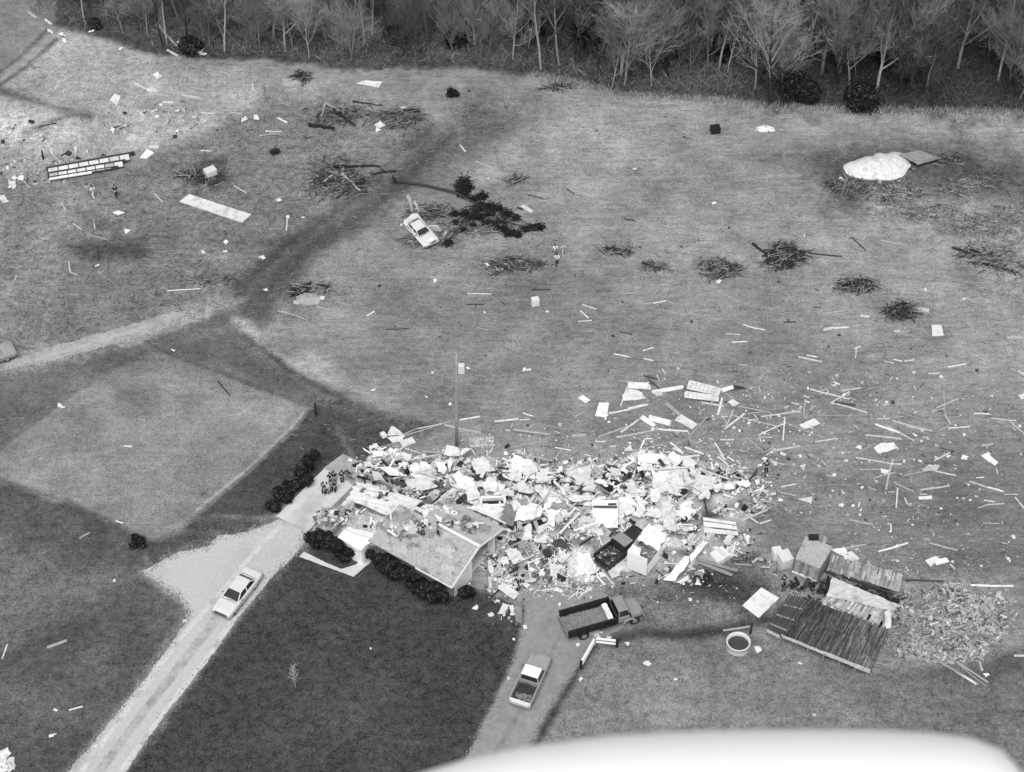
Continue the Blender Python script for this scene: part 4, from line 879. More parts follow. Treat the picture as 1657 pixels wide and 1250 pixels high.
mb = MB(); mb.sheet([(.05, -.2, 2.5), (1.0, .1, 2.3), (1.0, W2, 2.45), (.05, W2, 2.52)], .05, 5, 5, .07, 3, .04); mb.build('roof', M['vanwhite'], van)
mb = MB(); mb.sheet([(2.0, -W2*1.1, 1.7), (4.3, -W2, 1.5), (4.3, W2, 1.75), (2.0, W2, 2.1)], .06, 6, 5, .09, 4, .05); mb.build('roof', M['vanwhite'], van)['label'] = 'crumpled white front roof section'
mb = MB(); mb.loft([ring(4.2, .9, .4, 1.1), ring(5.0, .88, .42, 1.05), ring(5.4, .8, .5, .95)]); mb.build('hood', M['vanwhite'], van)
for x in (.9, 4.4):
    for s in (-1, 1): wheel(van, x, s*.92, .36)
fragments('van_litter', [(1062, 905, 14, 9, .5)], 90, M['tone'], 'grey scraps inside the broken van', van, seed=31, smax=.6)

# ------------------------------------------------------------------ the debris heap
HEAP = [(572, 760), (600, 738), (640, 733), (700, 748), (760, 742), (850, 746), (900, 760), (960, 758), (1020, 738), (1080, 738), (1130, 752), (1190, 752), (1238, 762), (1236, 810), (1212, 845), (1190, 895), (1150, 908), (1105, 925), (1040, 930), (985, 925), (940, 955), (880, 968), (830, 955), (785, 935), (792, 880), (800, 858), (770, 838), (720, 815), (650, 792), (590, 785)]
HW_ = [(at(*p).x, at(*p).y) for p in HEAP]
def mound(x, y):
    x = np.array([x], float); y = np.array([y], float); d = sdf(x, y, HW_)
    e = np.clip(d/2.5, 0, 1); return float((e*(.15+1.0*fbm(x*.42, y*.42, 5, 3)**1.5*1.6))[0])
def inheap(px, py):
    return float(sdf(np.array([px], float), np.array([py], float), HEAP)[0])
rr = random.Random(99); hx0, hx1, hy0, hy1 = 570, 1240, 730, 970
mb = MB(); mb.col = .5; n = 0
CAL = [(885, 905), (960, 905)]
NC = 90000; ck = rng.integers(0, 95, NC); ccx = rng.uniform(hx0, hx1, 95); ccy = rng.uniform(hy0, hy1, 95); csz = rng.uniform(7, 26, 95)
cmk = rng.random(NC) < .62; cpx = np.where(cmk, ccx[ck]+rng.normal(0, 1, NC)*csz[ck], rng.uniform(hx0-40, hx1+40, NC)); cpy = np.where(cmk, ccy[ck]+rng.normal(0, .62, NC)*csz[ck], rng.uniform(hy0-35, hy1+15, NC))
cd_ = sdf(cpx, cpy, HEAP)
cxx = (cpx-828.5)/FPX; cvv = (cpy-625)/FPX; ctt = CAMH/(SP+cvv*CP); cwx = cxx*ctt; cwy = (CP-cvv*SP)*ctt
cm_ = np.clip(sdf(cwx, cwy, HW_)/2.5, 0, 1)*(.15+1.6*fbm(cwx*.42, cwy*.42, 5, 3)**1.5); czn = fbm(cwx*.45, cwy*.6, 61, 2)
for ci in range(NC):
    if n >= 13500: break
    px, py, d = float(cpx[ci]), float(cpy[ci]), float(cd_[ci])
    if d < -34 or (d < 10 and rr.random() > math.exp((d-10)/11)): continue
    if 925 < px < 985 and 880 < py < 905 and rr.random() < .8: continue
    n += 1; p = at(px, py); h = float(cm_[ci])
    lower = (py > 865) or (px > 1110)
    zn = float(czn[ci])
    if 1132 < px < 1205 and 832 < py < 876 and (rr.random() < .7 or 838 < py < 870): continue
    if zn < .38 and rr.random() < .3: continue
    s = .06*(13.0)**(rr.random()**2.0)
    if lower: s *= .75
    wts = (.46, .24, .11, .07, .12) if lower else (.62, .20, .06, .03, .09)
    if zn < .40: wts = (.36, .2, .14, .10, .20)
    elif zn > .52: wts = (.80, .12, .03, .01, .04)
    mb.col = rr.choices((.83, .64, .34, .18, .03), wts)[0]*rr.uniform(.8, 1.1)
    E_ = Euler((rr.gauss(0, .35), rr.gauss(0, .35), rr.uniform(0, 6.3))).to_matrix(); q = rr.random()
    if q < .45: sz = (s*3.2, s*.26, s*.14)
    elif q < .85: sz = (s, s*rr.uniform(.5, 1), s*rr.uniform(.06, .15))
    else: sz = (s*.8, s*.6, s*.5)
    mb.box((p.x, p.y, h*rr.uniform(.2, 1)+sz[2]*.5+.02), sz, E_)
c = mb.centred(); o = mb.build('rubble', M['tone']); o.location = c; tag(o, 'dense jumble of broken white plaster, lath and boards making up the debris heap', 'rubble', kind='stuff')
# base of the heap: trodden insulation and plaster, uneven
bx = np.arange(at(560, 850).x-1, at(1250, 850).x+1, .35); by = np.arange(at(0, 975).y, at(0, 728).y, .35)
BX, BY = np.meshgrid(bx, by); D = sdf(BX.ravel(), BY.ravel(), HW_) + (fbm(BX.ravel()*.6, BY.ravel()*.6, 31, 3)-.5)*3
E2 = np.clip(D/2.5, 0, 1); BZ = E2*(.1+.8*fbm(BX.ravel()*.42, BY.ravel()*.42, 5, 3)**1.5*1.6) + .22*(fbm(BX.ravel()*1.8, BY.ravel()*1.8, 8, 2)-.5)*E2 - .06
keep = D.reshape(BX.shape) > -.2; mb = MB(); mb.col = .4; ids = {}
for j in range(len(by)-1):
    for i in range(len(bx)-1):
        if keep[j:j+2, i:i+2].all():
            q = []
            for (jj, ii) in ((j, i), (j, i+1), (j+1, i+1), (j+1, i)):
                k_ = jj*len(bx)+ii
                if k_ not in ids: ids[k_] = len(mb.v); mb.v.append((BX[jj, ii], BY[jj, ii], BZ[k_])); mb.c.append(.05+.75*float(vnoise(BX[jj, ii]*.9, BY[jj, ii]*1.1, 77))*(1 if BX[jj, ii] < 12 else .7))
                q.append(ids[k_])
            mb.f.append(tuple(q))
o = mb.build('plaster_litter', M['tone']); tag(o, 'fine grey and white plaster litter under the debris heap', 'litter', kind='stuff')
# counted boards and sheets lying on the heap
GB = 'boards in the debris heap'; GS = 'sheets in the debris heap'
n = 0
while n < 70:
    px, py = rr.uniform(hx0, hx1), rr.uniform(hy0, hy1)
    if inheap(px, py) < 3 or (925 < px < 990 and 870 < py < 910) or (1120 < px < 1210 and 825 < py < 880): continue
    a_ = rr.choice((rr.gauss(-.35, .25), rr.gauss(.35, .25), rr.gauss(2.2, .3), rr.uniform(0, 3.1))); L = rr.uniform(14, 46); n += 1
    p = at(px, py); board((px-math.cos(a_)*L/2, py-math.sin(a_)*L/2), (px+math.cos(a_)*L/2, py+math.sin(a_)*L/2), rr.uniform(.12, .3), rr.choices((0, 1, 2), (.68, .12, .2))[0], zoff=mound(p.x, p.y)+.12, group=GB)
def heapsheet(px, py, w, hgt, ang, m, tilt, seed, adj, noun='sheet', lift=.15):
    p = at(px, py); E_ = Matrix.Rotation(ang, 3, 'Z') @ Matrix.Rotation(tilt, 3, 'X'); mb = MB()
    q = [E_ @ Vector((x, y, 0)) for x, y in ((-w/2, -hgt/2), (w/2, -hgt/2), (w/2, hgt/2), (-w/2, hgt/2))]
    mb.sheet(q, .04, max(3, int(w/.3)), max(3, int(hgt/.3)), .08, seed, .2); zmin = min(v[2] for v in mb.v)
    o = mb.build(noun, M[m]); o.location = (p.x, p.y, mound(p.x, p.y)+lift-zmin*.6); return reg(o, adj, noun, p, noun, GS)
n = 0
while n < 165:
    px, py = rr.uniform(hx0, hx1), rr.uniform(hy0, hy1); d = inheap(px, py)
    if d < 6 or (920 < px < 990 and 865 < py < 912) or (960 < px < 1120 and 850 < py < 930) or (1125 < px < 1210 and 825 < py < 880): continue
    lower = py > 868 or px > 1120
    if lower and rr.random() < .6: continue
    n += 1; m = rr.choices(('white', 'offwhite', 'midgrey', 'darkgrey'), (.66, .24, .06, .04))[0]
    s = rr.choice((rr.uniform(.3, .7), rr.uniform(.6, 1.35)))*(.7 if lower else 1.0)
    heapsheet(px, py, s*rr.uniform(1, 1.9), s*rr.uniform(.7, 1.1), rr.uniform(0, 3.14), m, rr.gauss(0, .22), n, {'white': 'white', 'offwhite': 'off-white', 'midgrey': 'grey', 'darkgrey': 'dark'}[m] + rr.choice((' torn', ' crumpled')), lift=rr.uniform(.1, .5))
# the sheets that read clearly in the heap
def hs(ox, oy, k, pts, m='white', zs=None, adj='large white', noun='sheet', th=.05, rag=.1, tilt=.07):
    P = [zo(ox, oy, k, *p) for p in pts]; Q = []
    for i, p in enumerate(P):
        z = zs[i] if zs else 1.0
        Q.append(at(p[0], p[1], z))
    mb = MB(); nu = max(2, int((Q[1]-Q[0]).length/.5)); nv = max(2, int((Q[2]-Q[1]).length/.5)); mb.sheet(Q, th, nu, nv, tilt, int(pts[0][0]), rag); c = mb.centred(); o = mb.build(noun, M[m]); o.location = c
    return reg(o, adj, noun, c, noun, GS)
hs(600, 680, .224, [(515, 245), (545, 178), (620, 195), (650, 262)], zs=(1.1, 1.6, 1.7, 1.2), adj='raised white', noun='roof sheet')
hs(600, 680, .224, [(650, 262), (640, 235), (690, 195), (715, 208)], zs=(.9, 1.2, 1.4, 1.2), adj='narrow white', noun='roof sheet')
hs(600, 680, .224, [(555, 310), (575, 265), (600, 285), (570, 375)], zs=(1, 1.1, 1.1, .9), adj='small white')
hs(600, 680, .224, [(725, 640), (830, 590), (1000, 655), (960, 745)], zs=(1.3, 1.2, 1.2, 1.4), adj='largest white')
hs(600, 680, .224, [(1010, 575), (1240, 610), (1200, 725), (1030, 725)], zs=(1.2, 1.2, 1.2, 1.2))
hs(600, 680, .224, [(1205, 770), (1380, 695), (1375, 722), (1215, 822)], zs=(1.6, 1.7, .9, .8), adj='long leaning white')
hs(600, 680, .224, [(1110, 765), (1160, 745), (1165, 860), (1110, 862)], zs=(1.7, 1.7, .3, .3), adj='upright white')
hs(600, 680, .224, [(1090, 335), (1180, 305), (1215, 365), (1110, 395)])
hs(600, 680, .224, [(1000, 430), (1100, 440), (1190, 520), (1060, 520)], 'offwhite')
hs(600, 680, .224, [(250, 440), (400, 410), (470, 480), (300, 520)], 'white')
hs(600, 680, .224, [(680, 480), (760, 470), (790, 560), (700, 590)], 'white')
hs(600, 680, .224, [(40, 330), (150, 340), (240, 400), (120, 390)], 'white')
hs(600, 680, .224, [(0, 360), (60, 380), (100, 440), (20, 430)], 'offwhite')
hs(600, 680, .224, [(540, 370), (600, 440), (640, 500), (580, 470)], 'white')
hs(880, 700, .224, [(350, 492), (532, 488), (535, 690), (355, 690)], zs=(2.0, 2.0, .6, .6), adj='big white', noun='wall section', rag=.0)
for q in ([(355, 528), (530, 530), (530, 545), (355, 542)], [(465, 512), (525, 510), (525, 523), (465, 523)]):
    hs(880, 700, .224, q, 'darkgrey', zs=(1.95, 1.95, 1.85, 1.85), adj='narrow dark slit-marking', noun='slat', rag=0, tilt=.0)  # dark strips paint in the shade of two slits in the wall
hs(880, 700, .224, [(268, 625), (450, 600), (430, 752), (280, 700)], zs=(.8, .8, .7, .7), adj='tilted white')
hs(880, 700, .224, [(1010, 395), (1130, 335), (1180, 420), (1140, 482)], zs=(1, 1.1, 1, .9))
hs(880, 700, .224, [(670, 205), (700, 140), (885, 170), (945, 245)], zs=(.8, 1, 1.1, .8))
hs(880, 700, .224, [(670, 210), (800, 215), (780, 275), (675, 280)], 'white', zs=(.7, .7, .4, .4))
hs(880, 700, .224, [(820, 195), (845, 190), (880, 235), (860, 242)], 'darkgrey', zs=(1.2,)*4, adj='small dark hole-marking')  # dark sheet paints in the shaded hole of the white sheet
hs(880, 700, .224, [(90, 480), (130, 400), (300, 375), (390, 440)], 'offwhite', zs=(.8, 1.2, 1.3, 1.0), adj='curled pale')
hs(880, 700, .224, [(530, 480), (620, 450), (690, 560), (600, 600)], 'white'); hs(880, 700, .224, [(780, 370), (950, 340), (1000, 420), (820, 470)], 'offwhite'); hs(880, 700, .224, [(760, 460), (880, 440), (960, 520), (830, 540)], 'offwhite')
hs(880, 700, .224, [(240, 880), (330, 870), (388, 1030), (240, 1022)], zs=(1.3, 1.3, .3, .3), adj='upright white', noun='wall section')
hs(880, 700, .224, [(418, 965), (560, 930), (592, 980), (510, 1052)], 'offwhite', zs=(.3,)*4)
hs(880, 700, .224, [(870, 1055), (1028, 878), (1052, 930), (940, 1085)], zs=(.4, .9, .9, .4), adj='long bright white')
hs(880, 700, .224, [(1045, 905), (1150, 780), (1185, 795), (1070, 940)], zs=(.8, 1.1, 1.1, .8), adj='long bright white')
hs(880, 700, .224, [(960, 1085), (1040, 1030), (1060, 1045), (990, 1095)], zs=(.2,)*4, adj='small white')
hs(880, 700, .224, [(1080, 1010), (1150, 1000), (1160, 1060), (1100, 1070)], 'midgrey', zs=(.2,)*4, adj='grey')
hs(880, 700, .224, [(870, 590), (930, 600), (960, 720), (850, 690)], 'white', zs=(1.8, 1.8, 1.9, 1.9), adj='crumpled white')
for q in ((1080, 925, 1360, 1050), (1110, 930, 1400, 1000), (1125, 955, 1320, 1015), (1090, 900, 1300, 950), (1430, 640, 1615, 575), (1450, 590, 1550, 672), (1560, 670, 1640, 640), (1190, 520, 1310, 600), (1380, 960, 1500, 970), (940, 1090, 1050, 1040)):
    board(zo(880, 700, .224, q[0], q[1]), zo(880, 700, .224, q[2], q[3]), .3 if q[0] < 1130 else .18, 0 if q[0] > 1400 else 2, zoff=.15, group=GB)
for q in ((175, 480, 340, 545, .35, 1), (640, 620, 960, 750, .2, 1), (1230, 700, 1340, 610, .3, 1), (1280, 690, 1400, 600, .25, 1), (1360, 720, 1420, 650, .4, 1), (1380, 710, 1440, 640, .2, 0), (380, 270, 540, 270, .16, 0), (1030, 100, 1290, 145, .14, 0), (1180, 760, 1270, 1000, .35, 0), (985, 1110, 1070, 1170, .2, 2), (1340, 560, 1430, 500, .35, 0), (860, 1140, 865, 1220, .3, 0)):
    board(zo(600, 680, .224, q[0], q[1]), zo(600, 680, .224, q[2], q[3]), q[4], q[5], zoff=.7 if q[1] < 800 else .1, group=GB)
def wall_frame(px, py, w, h, yaw, tilt, lab, seed):
    rq = random.Random(seed); p = at(px, py); root = empty('stud_frame', (p.x, p.y, mound(p.x, p.y)+.35), yaw); root.rotation_euler = (tilt, rq.uniform(-.1, .1), yaw); n_ = int(w/.45)
    for y in (-h/2, h/2): mb = MB(); mb.bar((-w/2, y, 0), (w/2, y, 0), .12, .1); mb.build('plate', M['board'], root)
    for i in range(n_+1):
        if rq.random() < .15: continue
        x = -w/2+w*i/n_; mb = MB(); mb.bar((x, -h/2, 0), (x+rq.uniform(-.15, .15), h/2*rq.choice((1, 1, .6)), 0), .06, .1); mb.build('stud', M['board'], root)
    mb = MB(); mb.sheet([(-w/2, -h/2, .09), (w*rq.uniform(0, .3), -h/2, .09), (w*rq.uniform(-.1, .4), h*.3, .09), (-w/2, h*rq.uniform(.1, .5), .09)], .03, 6, 5, .03, seed, .12); mb.build('sheathing', M['white'], root); tag(root, lab, 'wall frame', 'broken stud walls in the debris heap', 'thing')
for k_, (px, py, w, h, a, t, lab) in enumerate([(690, 765, 3.2, 2.2, .3, .15, 'broken stud wall with torn white sheathing at the upper left of the heap'), (860, 765, 3.6, 2.3, -.25, .2, 'broken stud wall at the top middle of the debris heap'), (945, 780, 2.8, 2.2, .6, -.15, 'broken stud wall tilted above the white wall section'), (895, 830, 2.6, 2.0, 1.0, .2, 'broken stud wall left of the white wall section'), (1085, 785, 3.4, 2.3, .1, .15, 'broken stud wall among the pale debris at the heap top right'), (1150, 790, 2.6, 2.0, -.5, -.2, 'broken stud wall near the right end of the debris heap'), (1110, 835, 2.4, 1.8, .9, .25, 'broken stud wall behind the crushed van'), (840, 905, 2.2, 1.8, .5, .1, 'low broken stud wall right of the house end'), (755, 790, 2.6, 2.0, -.6, .2, 'broken stud wall in the heap behind the house roof')]): wall_frame(px, py, w, h, a, t, lab, 500+k_)
# framed window with a dark opening
fr = empty('window_frame', at(797, 817, .9)); tag(fr, 'white window frame around a dark opening lying in the debris heap', 'window frame')
fr.rotation_euler = (.12, .05, .1); mb = MB()
for a_, b_ in (((-1.1, -.45), (1.1, -.45)), ((1.1, -.45), (1.1, .45)), ((1.1, .45), (-1.1, .45)), ((-1.1, .45), (-1.1, -.45))): mb.bar((*a_, .35), (*b_, .35), .24, .5)
mb.build('frame', M['white'], fr); mb = MB(); mb.box((0, 0, .12), (1.9, .7, .04)); mb.build('pane', M['black'], fr)
# dark things in the heap: tyres, drums, chairs
def tyre(px, py, z, tilt, seed):
    mb = MB(); N = 16; rings = []
    for i in range(N+1):
        t = 2*math.pi*i/N; rings.append([Vector((math.cos(t)*(.27+.1*math.cos(s)), math.sin(t)*(.27+.1*math.cos(s)), .1+.1*math.sin(s))) for s in np.linspace(0, 2*math.pi, 9)[:-1]])
    mb.loft(rings, cap=False); o = mb.build('tyre', M['black']); p = at(px, py); o.location = (p.x, p.y, z); o.rotation_euler = (tilt, 0, seed); return reg(o, 'black', 'tyre', p, 'tyre', 'tyres in the debris')
for i, (px, py, z) in enumerate([(1128, 938, .05), (1143, 936, .05), (1137, 944, .05), (1060, 822, .7), (1106, 853, 1.0), (1145, 940, .2)]): tyre(px, py, z, rr.uniform(0, .7), i)
def box_item(name, px, py, sx, sy, sz, m, adj, z=0.0, yaw=.3, cat=None, tip=0.0):
    root = MB(); root.box((0, 0, sz/2), (sx, sy, sz)); root.box((0, 0, sz+.02), (sx*1.03, sy*1.03, .05)); root.box((0, -sy/2-.015, sz*.5), (sx*.8, .03, sz*.72))
    root.box((sx*.3, -sy/2-.05, sz*.6), (.03, .04, sz*.3)); o = root.build(name, M[m]); p = at(px, py); o.location = (p.x, p.y, z); o.rotation_euler = (random.uniform(-tip, tip), random.uniform(-tip, tip), yaw)
    return reg(o, adj, name.replace('broken_', '').replace('_', ' '), p, cat or name.replace('_', ' '))
for px, py, m, a_ in [(823, 752, 'black', 'black'), (745, 748, 'black', 'black'), (800, 768, 'darkgrey', 'dark'), (665, 763, 'black', 'black'), (622, 783, 'darkgrey', 'dark'), (710, 785, 'darkgrey', 'dark'), (722, 790, 'midgrey', 'grey'), (1135, 773, 'black', 'black'), (1115, 765, 'darkgrey', 'dark'), (1163, 764, 'black', 'black'), (1195, 785, 'darkgrey', 'dark'), (905, 880, 'black', 'black'), (830, 882, 'darkgrey', 'dark'), (985, 795, 'black', 'black'), (975, 790, 'darkgrey', 'dark'), (770, 770, 'darkgrey', 'dark'), (810, 776, 'black', 'black'), (907, 935, 'black', 'black'), (855, 862, 'darkgrey', 'dark'), (1205, 822, 'black', 'black'), (842, 895, 'midgrey', 'grey'), (885, 898, 'darkgrey', 'dark')]:
    p = at(px, py); box_item('broken_cabinet', px, py+6, rr.uniform(.5, 1.1), rr.uniform(.3, .5), rr.uniform(.2, .45), m, a_ + ' battered', mound(p.x, p.y)*.6+.1, rr.uniform(0, 3), 'cabinet', .35)
box_item('appliance', 866, 494, .75, .6, .8, 'white', 'boxy white', .02, .25, None, .16)
box_item('appliance', 341, 284, 1.2, .9, .7, 'carwhite', 'dented white', .1, .6)
box_item('drum', 1157, 214, 1.0, .8, .7, 'black', 'black', 0, .2)

# slatted panel: white boards on dark battens
def frame_on(pts, z): return [at(p[0], p[1], z) for p in pts]
sp = frame_on([zo(880, 700, .224, *p) for p in ((1150, 612), (1388, 648), (1405, 748), (1158, 728))], .75)
root = empty('slatted_wall', (sum((p for p in sp), Vector()))/4 - Vector((0, 0, .45))); tag(root, 'white slatted wall panel with dark gaps right of the debris heap', 'wall', None, 'thing'); R0 = root.location
def bil(u, v): return sp[0]*(1-u)*(1-v)+sp[1]*u*(1-v)+sp[2]*u*v+sp[3]*(1-u)*v - R0
for v0, v1 in ((0, .2), (.27, .55), (.66, .95)):
    mb = MB(); mb.slab([bil(0, v0), bil(1, v0), bil(1, v1), bil(0, v1)], .06); mb.build('slat', M['white'], root)
for u in (.05, .35, .65, .95):
    mb = MB(); dn = Vector((0, 0, -.12)); mb.bar(bil(u, -.02)+dn, bil(u, 1.08)+dn, .12, .1); mb.build('batten', M['darkgrey'], root)
for u in (.06, .94):
    mb = MB(); mb.bar(bil(u, .3)-Vector((0, 0, .16)), bil(u, .3)-Vector((0, 0, .45)), .1, .1, Vector((1, 0, 0))); mb.build('leg', M['darkgrey'], root)
# slatted crate
root = empty('slatted_crate', at(1165, 903), .62); tag(root, 'pale square slatted crate tipped beside the long white sheets', 'crate')
mb = MB(); mb.box((0, 0, .25), (1.5, 1.25, .5)); mb.build('box', M['offwhite'], root)
for i in range(4): mb = MB(); mb.box((-.52+i*.35, 0, .54), (.27, 1.3, .06)); mb.build('slat', M['white'], root)
# lattice panels in the field
for nm, pts, lab in (('lattice_panel', ((815, 112), (1018, 165), (1000, 208), (798, 165)), 'larger white lattice panel lying in the field, upper of the two'), ('lattice_panel', ((785, 186), (1000, 216), (1000, 247), (783, 222)), 'narrower white lattice panel lying in the field, lower of the two')):
    Q = frame_on([zo(920, 590, .2414, *p) for p in pts], .25); c0 = sum(Q, Vector())/4; root = empty(nm, (c0.x, c0.y, 0)); tag(root, lab, 'panel')
    def bl(u, v): return Q[0]*(1-u)*(1-v)+Q[1]*u*(1-v)+Q[2]*u*v+Q[3]*(1-u)*v - Vector((c0.x, c0.y, 0))
    mb = MB(); mb.slab([bl(0, 0)-Vector((0, 0, .1)), bl(1, 0)-Vector((0, 0, .1)), bl(1, 1)-Vector((0, 0, .1)), bl(0, 1)-Vector((0, 0, .1))], .06); mb.build('backing', M['midgrey'], root)
    mb = MB()
    for i in range(8): mb.bar(bl(.02+i*.137, 0), bl(.02+i*.137, 1), .36, .07)
    for v in (.03, .5, .97): mb.bar(bl(0, v)+Vector((0, 0, .06)), bl(1, v)+Vector((0, 0, .06)), .2, .05)
    mb.build('lattice', M['white'], root)
# speckled masonry slab
Q = frame_on([(759, 708), (799, 707), (799, 723), (760, 724)], .3); mb = MB(); mb.sheet(Q, .25, 5, 3, .02, 3, 0); c = mb.centred()
M['speckle'] = grey('speckled_masonry', .42, .9, 4.5, .9, bump=.4); o = mb.build('masonry_slab', M['speckle']); o.location = c; tag(o, 'speckled stone wall slab lying by the utility pole', 'slab')

# ------------------------------------------------------------------ utility pole with its box
pb = at(739, 722); root = empty('utility_pole', pb); tag(root, 'tall bare utility pole with a white box, behind the debris heap', 'utility pole')
mb = MB(); mb.tube([(0, 0, -.2), (.05, 0, 4), (.12, 0, 8), (.22, 0, 12.4)], [.16, .15, .13, .11], 10); mb.build('pole', M['pole'], root, True)
mb = MB(); mb.box((.62, -.1, 10.55), (.55, .5, .95)); mb.tube([(.62, -.1, 11.03), (.62, -.1, 11.15)], [.2, .12], 10); mb.build('transformer', M['carwhite'], root)
mb = MB(); mb.bar((.2, 0, 10.8), (.62, -.05, 10.8), .08, .08); mb.bar((.2, 0, 10.2), (.62, -.05, 10.2), .08, .08); mb.build('bracket', M['midgrey'], root)
mb = MB()
for z in (10.1, 11.9): mb.tube([(.2, -.14, z), (.2, -.2, z+.12)], [.05, .03], 6)
mb.build('insulator', M['offwhite'], root)
for px, py, hgt, lab in [(511, 672, 1.7, 'slim dark post on the corner of the pale field'), (1214, 1026, 1.6, 'short dark post beside the round tank'), (70, 258, 1.2, 'short dark stump post left above the striped wall')]:
    mb = MB(); mb.tube([(0, 0, -.1), (.02, 0, hgt*.6), (.03, 0, hgt)], [.11, .1, .09], 7); mb.tube([(.03, 0, hgt), (.03, 0, hgt+.03)], [.1, .04], 7); o = mb.build('post', M['barkdark']); o.location = at(px, py); tag(o, lab, 'post')

# ------------------------------------------------------------------ round tank, rail fence
root = empty('stock_tank', at(1194, 1047)); tag(root, 'round white stock tank, open at the top, on the grass', 'tank')
mb = MB(); N = 32; pr = [(1.03, 0), (1.05, .75), (1.08, .78), (1.0, .8), (.93, .76), (.92, .12)]
mb.loft([[Vector((r*math.cos(2*math.pi*i/N), r*math.sin(2*math.pi*i/N), z)) for i in range(N)] for r, z in pr], cap=False); mb.build('wall', M['carwhite'], root, True)
mb = MB(); mb.tube([(0, 0, .05), (0, 0, .35)], [.915, .915], 32); mb.build('water', M['water'], root)
board((1170, 1021), (1214, 1014), .22, 0)
fa, fb, fc = at(940, 1082), at(962, 1043), at(998, 1047); root = empty('rail_fence', fb); tag(root, 'corner of white rail fence with dark end posts by the lane', 'fence')
for p, m in ((fa, 'black'), (fb, 'pole'), (fc, 'black')):
    q = p-fb; mb = MB(); mb.box((q.x, q.y, .5), (.22, .22, 1.05)); mb.build('post', M[m], root)
for a_, b_ in ((fa, fb), (fb, fc)):
    for z in (.4, .85): mb = MB(); mb.bar(a_-fb+Vector((0, 0, z)), b_-fb+Vector((0, 0, z)), .18, .12); mb.build('rail', M['whitepaint'], root)

# ------------------------------------------------------------------ collapsed shed complex
def strips(mb, Q, n, jit, seed, th=.05, gap=.02, ends=.05, tones=(1,), grad=0.0, nseg=1):
    rr = random.Random(seed)
    for i in range(n):
        u0, u1 = i/n + gap/n, (i+1)/n - gap/n; e0, e1 = rr.uniform(-ends, ends), rr.uniform(-ends, ends); dz = Vector((0, 0, rr.uniform(-jit, jit))); sk = rr.uniform(-.3, .3)/n
        def P(u, v): return Q[0]*(1-u)*(1-v)+Q[1]*u*(1-v)+Q[2]*u*v+Q[3]*(1-u)*v + dz
        cuts = [e0] + sorted(rr.uniform(.15, .85) for _ in range(nseg-1)) + [1+e1]
        for v0, v1 in zip(cuts[:-1], cuts[1:]):
            mb.col = rr.choice(tones)*(1+grad*(i/n-.5))*rr.uniform(.7, 1.3); jz = Vector((0, 0, rr.uniform(-jit, jit)*.6 if nseg > 1 else 0))
            if nseg > 1 and rr.random() < .03: continue
            mb.slab([P(u0+sk*v0, v0)+jz, P(u1+sk*v0, v0)+jz, P(u1+sk*v1, v1)+jz, P(u0+sk*v1, v1)+jz], th)
M['tonewood'] = toned('barn_boards', .85, .3, 3)
so = at(1340, 1050); shed = empty('collapsed_shed', so); tag(shed, 'collapsed open shed with a dark board roof sagging on posts', 'shed')
def S(px, py, z): return at(px, py, z) - so
BLc, BRc, TRc, TLc = S(1268, 1028, 1.35), S(1409, 1086, 1.05), S(1437, 1018, 2.0), S(1310, 968, 2.1)
mb = MB(); mb.col = .1; strips(mb, [BLc, BRc, TRc, TLc], 120, .05, 3, .04, .05, .05, (.05, .07, .09, .11, .14, .17, .065), .8, 5); mb.build('roof', M['tonewood'], shed)
mb = MB(); mb.slab([BLc-Vector((0, 0, .22)), BRc-Vector((0, 0, .22)), TRc-Vector((0, 0, .3)), TLc-Vector((0, 0, .3))], .05); mb.build('roof_deck', M['darkgrey'], shed)
b0, b1 = S(1242, 1016, 1.2), S(1278, 963, 1.7)
for i in range(8):
    t = i/7.5; mb = MB(); mb.bar(b0.lerp(BLc, t)-Vector((0, 0, .05)), b1.lerp(TLc, t)+Vector((0, 0, rr.uniform(-.1, .1))), .13, .12); mb.build('rafter', M['board_dark'], shed)
for t in (.12, .4, .7): mb = MB(); mb.bar(b0.lerp(b1, t), BLc.lerp(TLc, t), .16, .06); mb.build('purlin', M['woodgrey'], shed)
mb = MB(); e0, e1 = S(1265, 1027, 1.44), S(1409, 1084, 1.15); f0, f1 = S(1266, 1032, 1.28), S(1407, 1090, 1.0)
pts = []
mb.sheet([f0, f1, e1, e0], .04, 16, 2, .05, 6, .01); mb.build('eave_sheet', M['woodpale'], shed)
mb = MB(); mb.sheet([S(1241, 1018, 1.2), S(1262, 1028, 1.2), S(1262, 1033, 1.05), S(1241, 1023, 1.05)], .04, 4, 2, .05, 7, .03); mb.build('eave_sheet', M['woodpale'], shed)
for t in (.02, .16, .3, .48, .66, .84, .98):
    p = f0.lerp(f1, t); mb = MB(); mb.bar((p.x, p.y+.3, -.05), (p.x+.05, p.y+.25, p.z-.05), .16, .16, Vector((1, 0, 0))); mb.build('post', M['woodgrey'], shed)
for t in (.05, .5, .95):
    p = TLc.lerp(TRc, t); mb = MB(); mb.bar((p.x, p.y, -.05), (p.x, p.y, p.z-.35), .16, .16, Vector((1, 0, 0))); mb.build('post', M['woodgrey'], shed)
